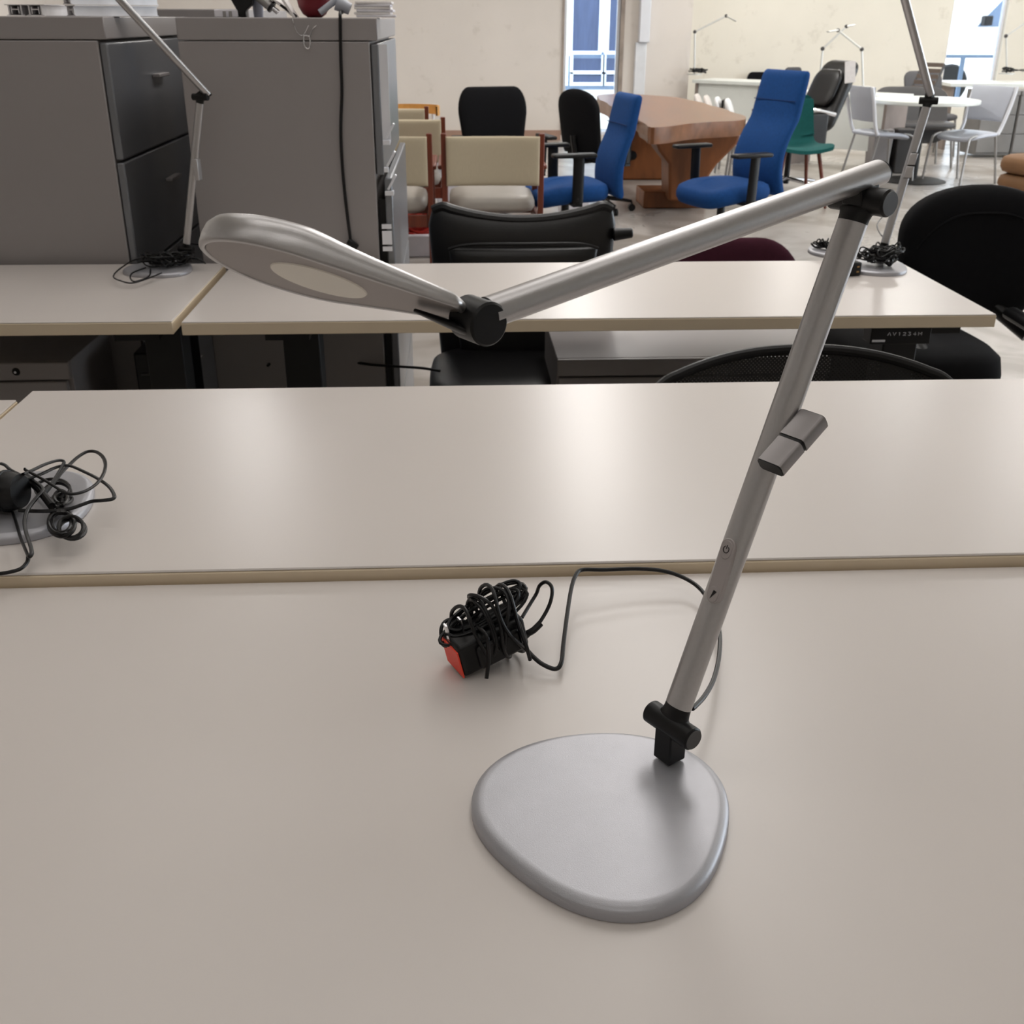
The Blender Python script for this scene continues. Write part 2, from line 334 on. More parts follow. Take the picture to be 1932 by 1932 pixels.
# ------------------------------------------------------------ desks
Z1, Z2, Z3 = .862, .875, .79
def desk(name, label, x0, x1, y0, y1, z, t=.03, legs=True, ctrl=None):
    th = thing(name, label, 'desk', ((x0+x1)/2, (y0+y1)/2, 0), 0, 'height adjustable office desks'); cx, cy = (x0+x1)/2, (y0+y1)/2
    X0, X1, Y0, Y1 = x0-cx, x1-cx, y0-cy, y1-cy
    top = obj('desktop', M().box(X0+.001, X1-.001, Y0+.001, Y1-.001, z-.003, z), LAM, th, bevel=.0015)
    obj('edge_band', M().box(X0, X1, Y0, Y1, z-t, z-.003), EDGE, top, bevel=.0015)
    for sx in ((-1, 1) if legs else ()):
        xx = sx*((X1-X0)/2-.22)
        if sx > 0: xx = X1-.1
        l = obj('leg', M().box(xx-.045, xx+.045, -.04, .05, .30, z-t-.03).box(xx-.035, xx+.035, -.03, .04, .03, .31), BLKM, th, bevel=.004)
        obj('foot', M().box(xx-.04, xx+.04, Y0+.05, Y1-.05, 0, .035), BLKM, l, bevel=.006)
        obj('bracket', M().box(xx-.05, xx+.05, Y0+.06, Y1-.06, z-t-.03, z-t), BLKM, l)
    obj('crossbar', M().box(X0+.15, X1-.15, -.03, .04, z-t-.05, z-t-.001), BLKM, th)
    return th
s_fl, s_fr = at(0, 1084, Z2), at(1932, 1042, Z2)
DY2a, DY2b = 1.083, 1.738
# positions of desk edges from the photograph's corners
DY2a = at(0, 1084, Z2).y; DY2b = at(60, 737, Z2).y; D2x = at(60, 737, Z2).x
DY3a = at(341, 608, Z3).y; DY3b = DY3a+.61; D3x0 = at(341, 608, Z3).x; D3x1 = at(1881, 593, Z3).x
DY1b = DY2a-.004
d2 = desk('standing_desk', 'beige topped desk in the middle row, empty but for a cord tangle at its left', D2x, D2x+1.83, DY2a, DY2b, Z2)
d1 = desk('standing_desk', 'nearest beige topped desk carrying the large silver lamp', D2x-.12, D2x+1.71, DY1b-.61, DY1b, Z1, legs=True)
d2l = desk('standing_desk', 'beige desk corner left of the middle row desk, only its end in view', D2x-1.86, D2x-.012, DY2a+.004, DY2b-.03, Z2-.004)
d3 = desk('standing_desk', 'farther beige desk with a raised lamp and a black keypad under its right end', D3x0, D3x1, DY3a, DY3b, Z3)
x3l = at(327, 603, Z3+.004).x
d3l = desk('standing_desk', 'farther left beige desk before the grey cabinets, lamp at its right end', x3l-1.83, x3l, DY3a-.005, DY3b, Z3+.004)
# keypad under the far desk: ^ v 1 2 3 4 M
kp0, kp1 = at(1650, 640, Z3-.05), at(1768, 640, Z3-.05)
kt = thing('desk_keypad', 'small black desk height keypad with arrows and digits under the far desk right end', 'keypad', (kp0.x, DY3a+.004, Z3-.069))
kw = (kp1-kp0).length*.98
obj('housing', M().box(0, kw, 0, .05, 0, .038), BLK, kt, bevel=.002)
obj('display_bar', M().box(.004, .034, -.0012, 0, .006, .011), INKW, kt)
def strokes(segs, ox, oz, s, r=.0007):
    m_ = M()
    for sg in segs: m_.tube([V((ox+x*s, -.001, oz+z*s)) for x, z in sg], r, 6)
    return m_
G = {'^': [[(0, 0), (.5, 1), (1, 0)]], 'v': [[(0, 1), (.5, 0), (1, 1)]], '1': [[(.2, .8), (.5, 1), (.5, 0)]], '2': [[(0, .85), (.4, 1), (.8, .8), (.7, .5), (0, 0), (.85, 0)]], '3': [[(0, 1), (.7, 1), (.35, .58), (.75, .4), (.7, .08), (.3, 0), (0, .1)]], '4': [[(.6, 0), (.6, 1), (0, .35), (.85, .35)]], 'M': [[(0, 0), (0, 1), (.5, .4), (1, 1), (1, 0)]]}
for i, ch in enumerate('^v1234M'): obj('symbol', strokes(G[ch], .038+i*.0120, .021, .0075), INKW, kt)

# ------------------------------------------------------------ lamps
def lamp_outline():
    L_ = [(98, 600), (112, 500), (150, 420), (210, 350), (320, 270), (500, 190), (700, 147), (900, 131), (1100, 136), (1290, 160), (1480, 215), (1610, 300), (1700, 400), (1757, 520), (1785, 650), (1780, 760), (1740, 900), (1680, 1050), (1570, 1195), (1420, 1300), (1250, 1362), (1050, 1365), (850, 1320), (600, 1200), (400, 1070), (250, 930), (150, 800), (108, 700)]
    pts = []
    for x, y in L_:
        z = Z1+(.004 if y > 520 else .011); p = at(860+x/3.45, 1340+y/3.45, z); pts.append((p.x, p.y))
    cx = sum(p[0] for p in pts)/len(pts); cy = sum(p[1] for p in pts)/len(pts)
    P_ = sorted([(math.atan2(y-cy, x-cx), math.hypot(x-cx, y-cy)) for x, y in pts]); N_ = 240; rs = []
    def interp(a):
        for i in range(len(P_)):
            a0, r0 = P_[i-1]; a1, r1 = P_[i]
            if i == 0: a0 -= 2*PI
            if a0 <= a <= a1: return r0+(r1-r0)*(a-a0)/(a1-a0)
        a0, r0 = P_[-1]; a1, r1 = P_[0]; a1 += 2*PI; return r0+(r1-r0)*(a-a0)/(a1-a0)
    sm = [interp(-PI+2*PI*k/N_) for k in range(N_)]
    F = []
    for h in range(5):       # keep the low harmonics: a smooth rounded triangle
        F.append((sum(s_*math.cos(h*2*PI*k/N_) for k, s_ in enumerate(sm))*2/N_, sum(s_*math.sin(h*2*PI*k/N_) for k, s_ in enumerate(sm))*2/N_))
    out = []
    for k in range(96):
        t_ = 2*PI*k/96; r_ = F[0][0]/2+sum(F[h][0]*math.cos(h*t_)+F[h][1]*math.sin(h*t_) for h in range(1, 5)); a = -PI+t_
        out.append((r_*math.cos(a), r_*math.sin(a)))
    return (cx, cy), out
BC, BOUT = lamp_outline()
def base_mesh(s=1., h=.0125):
    def ring(f, z): return [V((x*s*f, y*s*f, z)) for x, y in BOUT]
    def rin(d, z):
        return [V((x*s*(1-d/math.hypot(x, y)), y*s*(1-d/math.hypot(x, y)), z)) for x, y in BOUT]
    return M().loft([rin(.001, 0), rin(0, .0008), rin(0, .0058), rin(.0006, .0076), rin(.0018, .0091), rin(.0038, .0105), rin(.0062, .0114), rin(.0080, .0117), rin(.0100, .0117), rin(.03, .0117)])
u = V((.83, .56, 0)).normalized(); ax = V((u.y, -u.x, 0))
def build_lamp(label, base_loc, rz, post, hinge, elbow, up0, up1, head=None, hinge_axis=None, parts=True, sc=1., base=True, detail=False, upend=None, ru=None):
    """hinge, elbow, up0, up1: world points; up0-up1 is the axis of the upper arm"""
    t = thing('desk_lamp', label, 'desk lamp', base_loc, rz, 'silver articulated desk lamps'); a = V(hinge_axis).normalized(); uu = V((-a.y, a.x, 0))
    if base: obj('base', base_mesh(sc), ALUB, t, angle=50)
    n = 30 if detail else 14; hinge, elbow, up0, up1 = V(hinge), V(elbow), V(up0), V(up1)
    d = (elbow-hinge).normalized()
    zb = base_loc[2]+.0115
    hp = M().obox((post[0], post[1], (zb+.002+hinge.z)/2), (a, uu, (0, 0, 1)), (.0088*sc, .0088*sc, (hinge.z-zb-.002)/2))
    hb = obj('hinge_post', hp, BLK, t, world=True, bevel=.0012 if detail else 0)
    obj('hinge_barrel', M().cyl(hinge-a*.0235*sc, hinge+a*.0235*sc, .0093*sc, n=n, bev=.0012*sc), BLK, hb, world=True)
    if detail: obj('barrel_cap', M().cyl(hinge+a*.0236, hinge+a*.0242, .0078, n=n), DGREY, hb, world=True)
    s0 = hinge+d*.017*sc; s1 = elbow-d*.016*sc
    la = obj('lower_arm', M().oval(s0, s1, a, .0112*sc, .0088*sc, n=n+6), ALU, t, world=True, angle=50)
    def collar(c, dd):      # black flared neck between barrel and tube
        r = []; eb = dd.cross(a)
        for tt, wa, wb in ((.0, .0225, .0055), (.0055, .0185, .0070), (.0095, .0125, .0078), (.0125, .0114, .0087), (.018, .0110, .0086)):
            r.append([c+dd*tt*sc+a*math.cos(2*PI*k/n)*wa*sc+eb*math.sin(2*PI*k/n)*wb*sc for k in range(n)])
        return M().loft(r)
    obj('lower_collar', collar(hinge, d), BLK, la, world=True)
    obj('upper_collar', collar(elbow, -d), BLK, la, world=True)
    du = (up1-up0).normalized()
    j = obj('elbow_joint', M().cyl(elbow-a*.0235*sc, elbow+a*.0235*sc, .0093*sc, n=n, bev=.0012*sc), BLK, t, world=True)
    tt = max(0, (elbow-up0).dot(du)); foot = up0+du*tt
    if (foot-elbow).length > .004: obj('joint_block', M().obox((foot+elbow)/2, (a, du, (foot-elbow).normalized()), (.0085*sc, .010*sc, (foot-elbow).length/2+.002)), BLK, j, world=True, bevel=.001 if detail else 0)
    if detail: obj('joint_cap', M().cyl(elbow+a*.0236, elbow+a*.0242, .0080, n=n), DGREY, j, world=True)
    ra_, rb_ = ru or (.0104, .0088)
    ua = obj('upper_arm', M().oval(up0, up1, a, ra_*sc, rb_*sc, n=n+6), ALU, t, world=True, angle=50)
    obj('end_cap', M().oval(up0-du*.0016*sc, up0, a, ra_*.98*sc, rb_*.98*sc, n=n), BLK, ua, world=True)
    if head:
        J, e1, e2, L, R, w0, cd, rd = head; e1, e2 = V(e1).normalized(), V(e2).normalized(); nn = e1.cross(e2)
        if nn.z < 0: nn = -nn
        c = L-R; ang = math.acos((R-w0)/c); N_ = 46 if detail else 10; half = []
        for k in range(N_+1):
            th = (PI-ang)*k/N_; half.append((c+R*math.cos(th), R*math.sin(th)))
        for k in range(1, 10): # neck edge drawn slightly hollow
            f = k/9; x_ = half[N_][0]*(1-f)+.010*f; y_ = half[N_][1]*(1-f)+w0*f-.0*math.sin(PI*f); half.append((x_, y_))
        for k in range(1, 5): half.append((.010-.005*math.sin(PI/2*k/4), w0*math.cos(PI/2*k/4)*.98))
        ol = half+[(x, -y) for x, y in half[1:-1]][::-1]
        cxm = c*.8
        def rg(inset, h):
            o_ = []
            for x, y in ol:
                v_ = V((x-cxm, y*1.0)); l = v_.length; f = max(.02, 1-inset/l) if inset < 1 else .02
                yy = y*(1-inset/max(w0*1.2, R)) if False else y*f
                hs = h*(.42+.58*min(1, max(0, x)/.085)) if h > .003 else h; o_.append(V(J)+e1*(cxm+(x-cxm)*f)+e2*yy+nn*hs)
            return o_
        top = M().loft([rg(.0040, .0012), rg(.0036, .0002), rg(.0016, 0), rg(.0004, .0008), rg(0, .0022), rg(.0001, .0075), rg(.0012, .0122), rg(.0042, .0158), rg(.0100, .0178), rg(.02, .0186), rg(.05, .0188)], c0=False)
        hd = obj('lamp_head', top, ALU, t, world=True, angle=60)
        pn = M().loft([rg(.0042, .0014), rg(.0042, .0007)], c0=True, c1=True)
        obj('light_panel', pn, HEADM, hd, world=True)
        dc = V(J)+e1*cd+nn*.0007
        obj('diffuser', M().loft([[dc-nn*h+(e1*math.cos(2*PI*k/40)+e2*math.sin(2*PI*k/40))*r_ for k in range(40)] for r_, h in ((rd, 0), (rd*.98, .0007))]), DIFF, hd, world=True)
        obj('head_hinge', M().cyl(V(J)-e1*.004-a*.016*sc-V((0,0,.001)), V(J)-e1*.004+a*.007*sc-V((0,0,.001)), .0122*sc, n=n, bev=.0012*sc), BLK, t, world=True)
    return t, la, d
# hero lamp
pb = at(1262, 1432, Z1+.0117)
hinge = V((pb.x, pb.y, 0)); hh = atZC(1268, 1362, (pb-V((0, 0, H))).dot(FW)-.01); hinge.z = hh.z
elbow = atZC(1624, 376, .74); up0 = atZC(1657, 326, .744); up1 = atZC(921, 590, .585)
u = V((up0.x-up1.x, up0.y-up1.y, 0)).normalized(); ax = V((u.y, -u.x, 0))
e1 = V((-0.96435771, 0.20232705, 0.17052266)); e2 = V((0.10011389, 0.87553867, -0.47266187)); JH = V((0.00845834, 0.57230558, 1.25566923)); TIP = JH+e1*.152; JH = atZC(897, 601, .581); e1 = (TIP-JH).normalized(); e2 = (e2-e1*e2.dot(e1)).normalized()
lamp, larm, ld = build_lamp('large silver articulated desk lamp standing on the nearest desk', (BC[0], BC[1], Z1), 0, (pb.x, pb.y), hinge, elbow, up0, up1,
    head=(JH, e1, e2, .1550, .0505, .0165, .0885, .0270), hinge_axis=ax, detail=True)
# bracket under the head
q0 = JH-e1*.002+V((0, 0, -.009)); q1 = JH+e1*.034+V((0, 0, -.0035))
obj('head_bracket', M().oval(q0, q1, ax, .0110, .0035, ra1=.006, rb1=.0012), BLK, lamp, world=True)
# cable clip on the lower arm: two short sleeves with black gaps
cc = atZC(1494, 836, .752); cd_ = (u*.83+V((0, 0, .56))).normalized(); cn = cd_.cross(ax)
def rrect(c, hw_, ht_, r_=.003):
    o_ = []
    for sx_, sy_, a0 in ((1, 1, 0), (-1, 1, 90), (-1, -1, 180), (1, -1, 270)):
        for k in range(5):
            a = math.radians(a0+22.5*k); o_.append(c+ax*(sx_*(hw_-r_)+r_*math.cos(a))+cn*(sy_*(ht_-r_)+r_*math.sin(a)))
    return o_
clip = obj('cable_clip', M().loft([rrect(cc-cd_*.024, .0108, .0056), rrect(cc-cd_*.001, .0108, .0056)]).loft([rrect(cc+cd_*.0015, .0112, .0060), rrect(cc+cd_*.0255, .0112, .0060)]), mat('clip_satin', (150, 146, 146), .36, .7), lamp, world=True, label='satin grey two-piece cable clip with black ends')
obj('clip_core', M().loft([rrect(cc-cd_*.0248, .0104, .0052), rrect(cc+cd_*.0262, .0106, .0054)]), BLK, clip, world=True)
# touch strip with power and dimmer buttons on the arm
def on_arm(px_, py_):       # point of the arm's front face seen at this pixel
    n_ = (-u-ld*(-u).dot(ld)).normalized(); p0 = hinge+n_*.0092; dr = ray(px_, py_); o_ = V((0, 0, H)); return o_+dr*((p0-o_).dot(n_)/dr.dot(n_)), n_
s0, sn = on_arm(1374, 1032); s1, _ = on_arm(1347, 1122)
sd = (s0-s1).normalized(); sw = sd.cross(sn)
def stadium(c0, c1, r_, h):
    o_ = []
    for k in range(13): a = PI*k/12; o_.append(c0+sw*math.cos(a)*r_+sd*math.sin(a)*r_+sn*h)
    for k in range(13): a = PI+PI*k/12; o_.append(c1+sw*math.cos(a)*r_+sd*math.sin(a)*r_+sn*h)
    return o_
strip = obj('touch_strip', M().loft([stadium(s0, s1, .0066, -.003), stadium(s0, s1, .0066, .0002), stadium(s0, s1, .0060, .0008)]), STRIP, lamp, world=True, label='flat grey touch strip with two buttons')
for c_, nm in ((s0, 'power_button'), (s1, 'dimmer_button')):
    k0 = c_-sd*.0045; b_ = obj(nm, M().loft([stadium(c_, k0, .0048, .0007), stadium(c_, k0, .0044, .0014), stadium(c_, k0, .0036, .0015)]) if nm == 'power_button' else M().loft([stadium(c_+sd*.002, c_-sd*.001, .0048, .0007), stadium(c_+sd*.002, c_-sd*.001, .0044, .0014), stadium(c_+sd*.002, c_-sd*.001, .0036, .0015)]), STRIP, lamp, world=True)
    b_.parent = strip
    q = c_-sd*(.002 if nm == 'power_button' else 0)+sn*.0017
    up_ = (V((0, 0, 1))-sn*sn.z).normalized()*.96+sd*.1; rt_ = sn.cross(up_)*-1
    rt_ = up_.cross(sn)
    if nm == 'power_button':
        pts = [q+(up_*math.cos(a)+rt_*math.sin(a))*.0024 for a in [math.radians(35+290*k/24) for k in range(25)]]
        obj('power_symbol', M().tube(pts, .00032, 6).tube([q+up_*.0006, q+up_*.0031], .00032, 6), INK, lamp, world=True).parent = strip
    else:
        obj('dimmer_symbol', M().poly([q+up_*.0034+sd*.0-rt_*.0002, q+up_*.0030+rt_*.0026, q-up_*.0034-rt_*.0014], sn*.0002), INK, lamp, world=True).parent = strip

def cordpath(L_): return spline([at(x, y, z) if len(t_) == 3 else t_ for t_ in L_ for x, y, z in [t_]], 8)
# ------------------------------------------------------------ power adapter of the big lamp
O = at(938, 1262, Z1); pa = thing('power_adapter', 'black power adapter wrapped in its coiled cord behind the big lamp base', 'power adapter', (O.x, O.y, Z1), 0)
Lx = V((.88, .42, .22)).normalized(); Wx = V((-.43, .9, 0)).normalized(); Tx = Lx.cross(Wx).normalized()
bc = V((O.x-.010, O.y+.010, Z1+.0262))
ab = obj('adapter_body', M().obox(bc, (Lx, Wx, Tx), (.034, .018, .0165)), BLK, pa, world=True, bevel=.004, seg=3)
obj('adapter_nose', M().obox(bc+Lx*.004-Tx*.002-Wx*.018, (Lx, Wx, Tx), (.022, .004, .012)), BLK, ab, world=True, bevel=.003)
obj('red_label', M().obox(bc-Lx*.0346-Tx*.002, (Lx, Wx, Tx), (.0007, .0165, .014)), RED, ab, world=True, label='red sticker on the end face')
for k in (-1, 1): obj('plug_prong', M().obox(bc-Lx*.026+Wx*.001+Tx*.024+Lx*k*.007, (Tx, Wx, Lx), (.009, .003, .0008)), CHROME, ab, world=True)
coil = M()
def loop(c, a1, a2, ra_, rb_, r_=.0017, wob=.0015, n_=34, tw=0, seed=0):
    rnd = random.Random(seed); p1, p2 = rnd.uniform(0, 6), rnd.uniform(0, 6); nz = V(a1).cross(V(a2)).normalized()
    return [c+V(a1)*ra_*math.cos(t_)+V(a2)*rb_*math.sin(t_)+nz*(wob*math.sin(2*t_+p1)+wob*.6*math.sin(3*t_+p2)) for t_ in [2*PI*k/n_ for k in range(n_)]]
bc2 = bc+V((.0, .008, .0225)); B1 = V((.85, .30, .40)).normalized(); B2 = V((-.25, .75, .3)).normalized()
for i in range(9):
    rr = random.Random(i+3)
    coil.tube(loop(bc2+V((rr.uniform(-.003, .003), rr.uniform(-.007, .009), rr.uniform(-.007, .007))), B1, (B2+V((rr.uniform(-.2, .2), rr.uniform(-.2, .2), rr.uniform(-.4, .4)))).normalized(), .040+rr.uniform(-.004, .006), .008+rr.uniform(0, .009), seed=i), .0016, 7, True)
obj('coiled_cord', coil, CORD, pa, world=True)
wr = M()
for i, (s_, ex) in enumerate(((-.014, 0), (-.006, .002), (.006, .006), (.011, .003), (.016, .008), (.021, .002), (.001, .0))):
    tl = (Tx+Lx*(.25 if i % 2 else -.3)+V((0, 0, .3))).normalized()
    wr.tube(loop(bc+Lx*s_+V((0, .002, .010)), tl, Wx, .031+ex, .024+ex*.5, wob=.0035, seed=20+i), .0018, 8, True)
obj('wrapped_cord', wr, CORD, pa, world=True)
lp = M()
lp.tube(cordpath([(960, 1160, .905), (950, 1130, .918), (944, 1112, .922), (950, 1103, .925), (958, 1120, .92), (975, 1165, .91), (992, 1215, .895), (1000, 1245, .878)]), .0018, 8)
lp.tube(cordpath([(985, 1165, .892), (1000, 1140, .898), (1012, 1120, .905), (1018, 1105, .915), (1030, 1098, .92), (1041, 1108, .918), (1040, 1130, .91), (1030, 1155, .90), (1010, 1185, .89), (985, 1210, .885)]), .0018, 8)
lp.tube(cordpath([(862, 1200, .885), (838, 1210, .885), (832, 1190, .895), (840, 1173, .90), (860, 1168, .90), (890, 1178, .90), (910, 1185, .90)]), .0018, 8)
lp.tube(cordpath([(915, 1150, .91), (905, 1165, .912), (900, 1180, .905), (918, 1200, .91), (922, 1240, .89), (918, 1280, .872)]), .0018, 8)
obj('loose_loop', lp, CORD, pa, world=True)
obj('strain_relief', M().tube(cordpath([(1020, 1176, .895), (1005, 1190, .89), (985, 1200, .885)]), .0032, 10), BLK, pa, world=True)
lead = M().tube(cordpath([(985, 1215, .882), (1005, 1238, .876), (1025, 1254, .872), (1048, 1262, .869), (1059, 1250, .872), (1063, 1215, .876), (1070, 1160, .882), (1078, 1110, .886), (1087, 1084, .888), (1100, 1075, .888), (1140, 1075, .886), (1200, 1073, .884), (1250, 1077, .882), (1290, 1090, .878), (1322, 1112, .876), (1345, 1150, .876), (1357, 1190, .878), (1357, 1235, .882), (1347, 1280, .888), (1330, 1312, .894), (1312, 1332, .898), (1306, 1337, .899)]), .0021, 10)
obj('lead', lead, CORD, pa, world=True)

# ------------------------------------------------------------ lamp at the left edge of the middle desk, with its cords
lb = at(56, 962, Z2); rz = math.radians(150)
l2 = thing('desk_lamp', 'lamp base at the left photo edge under a tangle of black cord', 'desk lamp', (lb.x-.018, lb.y-.002, Z2), rz, 'silver articulated desk lamps')
obj('base', base_mesh(1.0), ALUB, l2, angle=50)
a2 = thing('power_adapter', 'black power adapter with loose looping cord on the lamp base at the left edge', 'power adapter', (at(15, 960, Z2).x, at(15, 960, Z2).y, Z2+.0122))
c0 = at(18, 930, Z2+.034)
obj('adapter_body', M().lathe([(.001, -.034), (.018, -.034), (.021, -.031), (.023, .0), (.0235, .004), (.021, .020), (.019, .024), (.001, .024)], (c0.x-.008, c0.y, c0.z+.002), 24, (.93, -.2, .1)), BLK, a2, world=True)
obj('adapter_rim', M().lathe([(.0215, .004), (.0245, .005), (.0245, .008), (.0215, .009)], (c0.x-.008, c0.y, c0.z+.002), 24, (.93, -.2, .1)), BLK, a2, world=True)
T5 = [([(0, 350), (60, 370), (130, 430), (250, 490), (400, 560), (490, 620), (520, 680), (450, 760), (370, 860), (320, 950), (300, 1070), (320, 1200), (370, 1350), (385, 1440), (350, 1480), (310, 1400), (250, 1250), (200, 1080), (150, 930)], .925, .888),
      ([(280, 480), (400, 430), (550, 360), (700, 315), (775, 325), (760, 380), (690, 500), (600, 640), (545, 715)], .93, .91),
      ([(300, 550), (500, 480), (650, 410), (780, 375), (870, 385), (1000, 440), (1180, 530), (1320, 630), (1385, 730), (1370, 780), (1250, 800), (1120, 810), (1000, 850), (850, 900), (650, 925), (450, 930), (230, 920)], .92, .90),
      ([(560, 700), (650, 590), (750, 460), (850, 360), (950, 270), (1060, 208), (1160, 208), (1240, 260), (1280, 350), (1260, 470), (1180, 590), (1050, 680), (900, 720), (780, 700), (650, 620), (500, 530), (330, 440), (300, 420)], .905, .93),
      ([(345, 1470), (330, 1550), (250, 1630), (120, 1670), (-20, 1692), (-120, 1695)], .886, .878)]
cm = M()
for L_, za, zb in T5:
    cm.tube(spline([at(x/6.44, 820+y/6.44, za+(zb-za)*i/(len(L_)-1)) for i, (x, y) in enumerate(L_)], 8), .0023, 8, flat=.75)
obj('loose_cord', cm, CORD, a2, world=True)
bm_ = M()
for i, (cx_, cy_, rx, ry) in enumerate([(740, 1060, 150, 150), (745, 1070, 120, 120), (750, 1090, 160, 150), (860, 1120, 150, 130), (880, 1150, 160, 120), (770, 780, 105, 65), (700, 800, 60, 80), (740, 770, 80, 90), (640, 660, 210, 120), (700, 700, 160, 110)]):
    pts = [at((cx_+rx*math.cos(t_))/6.44, 820+(cy_+ry*math.sin(t_))/6.44, Z2+.022+.004*math.sin(t_+i)+.0015*(i % 4)) for t_ in [2*PI*k/26 for k in range(26)]]
    bm_.tube(pts, .0021, 7, True)
for k in range(5): bm_.tube(spline([at((690+k*30)/6.44, 820+820/6.44, Z2+.030), at((720+k*12)/6.44, 820+880/6.44, Z2+.026), at((700+k*22)/6.44, 820+960/6.44, Z2+.03)], 5), .002, 7)
obj('tied_cord_bundle', bm_, CORD, a2, world=True)
obj('strain_relief', M().tube([at(50, 900, Z2+.04), at(75, 925, Z2+.035), at(98, 955, Z2+.03)], .0045, 10), BLK, a2, world=True)

# ------------------------------------------------------------ smaller lamps on the far desks
def tangle(name, label, c, rx, ry, rz_, n_, r_, extra=(), seed=1, parent=None):
    rnd = random.Random(seed); t = parent; m_ = M()
    for i in range(n_):
        a = rnd.uniform(0, PI); d1 = V((math.cos(a), math.sin(a)*.8, rnd.uniform(-.12, .12))); d2 = V((-math.sin(a), math.cos(a)*.8, rnd.uniform(-.12, .25)))
        cc_ = V((c[0]+rnd.uniform(-.5, .5)*rx, c[1]+rnd.uniform(-.5, .5)*ry, c[2]+rz_*.5+rnd.uniform(-.25, .3)*rz_))
        pts = loop(cc_, d1, d2, rx*rnd.uniform(.3, .65), ry*rnd.uniform(.15, .5), wob=.006, n_=22, seed=seed*50+i)
        pts = [V((p.x, p.y, max(c[2]+r_, min(p.z, c[2]+rz_)))) for p in pts]
        m_.tube(pts, r_, 5, True)
    for e in extra: m_.tube(spline(e, 6), r_, 6)
    obj('coiled_cord', m_, CORD, t, world=True, label=label)
    return t
# left far lamp
zl = Z3+.004
bl = at(300, 512, zl); hl = at(349, 486, zl+.05); hl = atZC(351, 470, (at(345, 498, zl+.012)-V((0, 0, H))).dot(FW))
pl = at(346, 500, zl+.012)
el = atY(378, 183, pl.y+.01); ue = atY(206, -22, pl.y-.14); us = atY(392, 178, pl.y+.012)
axl = V((.94, -.34, 0))
LN, la2, _ = build_lamp('silver desk lamp in front of the grey cabinets, arm rising out of frame', (bl.x, bl.y, zl), .6, (hl.x, hl.y), hl, el, us, ue, hinge_axis=axl, sc=.92)
cl_ = atY(373, 320, pl.y-.02)
cq = obj('cable_clip', M().obox(cl_, (axl, V((0, 0, 1)), V((.34, .94, 0))), (.006, .026, .009)), ALU, LN, world=True, bevel=.002)
tangle('power_cord', 'tangled black cord heaped on the lamp base in front of the cabinets', (bl.x+.03, bl.y+.005, zl+.0125), .085, .055, .035, 22, .0019,
       [[at(x, y, zl+.014) for x, y in ((290, 486), (255, 490), (225, 508), (214, 522), (228, 530), (250, 534), (280, 525), (305, 515))], [at(x, y, zl+.016) for x, y in ((275, 505), (250, 515), (246, 525), (255, 531), (280, 522), (284, 508))], [at(x, y, zl+.03) for x, y in ((345, 480), (350, 470), (352, 462), (360, 460), (380, 462))]], seed=4, parent=LN)
# right far lamp
br = at(1655, 508, Z3); pr_ = at(1668, 486, Z3+.05); hr = atZC(1666, 470, (at(1660, 494, Z3+.012)-V((0, 0, H))).dot(FW))
er = atY(1752, 190, hr.y+.02); urs = atY(1755, 178, hr.y+.02); ure = atY(1702, -22, hr.y-.10)
axr = V((.95, -.3, 0))
RN, la3, _ = build_lamp('silver desk lamp on the right end of the far desk, arm rising out of frame', (br.x-.012, br.y+.005, Z3), 2.2, (hr.x, hr.y), hr, er, urs, ure, hinge_axis=axr, sc=1.0)
c1_ = atY(1716, 312, hr.y-.01); dr_ = (er-hr).normalized()
cq2 = obj('cable_clip', M().obox(c1_+dr_*.016+axr*.003, (axr, dr_, dr_.cross(axr)), (.009, .015, .012)).obox(c1_-dr_*.017+axr*.003, (axr, dr_, dr_.cross(axr)), (.009, .015, .012)), ALU, RN, world=True, bevel=.002)
obj('clip_core', M().obox(c1_+axr*.003, (axr, dr_, dr_.cross(axr)), (.008, .033, .011)), BLK, cq2, world=True)
tangle('power_cord', 'tangled black cord piled around the foot of the lamp at the far desk right end', (br.x-.0, br.y-.005, Z3+.0125), .065, .05, .055, 34, .0022,
       [[at(x, y, Z3+.05) for x, y in ((1670, 450), (1660, 440), (1655, 425), (1662, 412), (1668, 408))]], seed=9, parent=RN)
ad = at(1612, 518, Z3)
ta = thing('power_adapter', 'black power adapter block with its cord, left of the far desk right lamp', 'power adapter', (ad.x-.014, ad.y-.006, Z3), .25)
obj('adapter_body', M().box(-.03, .022, -.018, .018, 0, .036), BLK, ta, bevel=.005)
obj('socket_slot', M().box(.006, .013, -.0188, -.0178, .023, .0265).box(.006, .013, -.0188, -.0178, .010, .0135), BRASS, ta)
obj('lead', M().tube(spline([(-.01, .01, .03), (.01, .03, .045), (.035, .05, .05), (.06, .05, .035)], 6), .006, 8), CORD, ta)
bx = at(1560, 480, Z3); t4 = thing('desk_lamp', 'silver lamp base half hidden behind the big lamp arm at the far desk edge', 'desk lamp', (bx.x+.035, bx.y+.015, Z3), 1.2, 'silver articulated desk lamps')
obj('base', base_mesh(.9), ALUB, t4, angle=50)
hp_ = at(1556, 478, Z3+.012); obj('hinge_post', M().box(-.01, .01, -.01, .01, .011, .04).cyl((-.02, 0, .04), (.02, 0, .04), .009), BLK, t4)
tangle('power_cord', 'small black coil of cord on the half hidden lamp base', (bx.x+.0, bx.y+.012, Z3+.0125), .04, .03, .03, 9, .0022, seed=15, parent=t4)

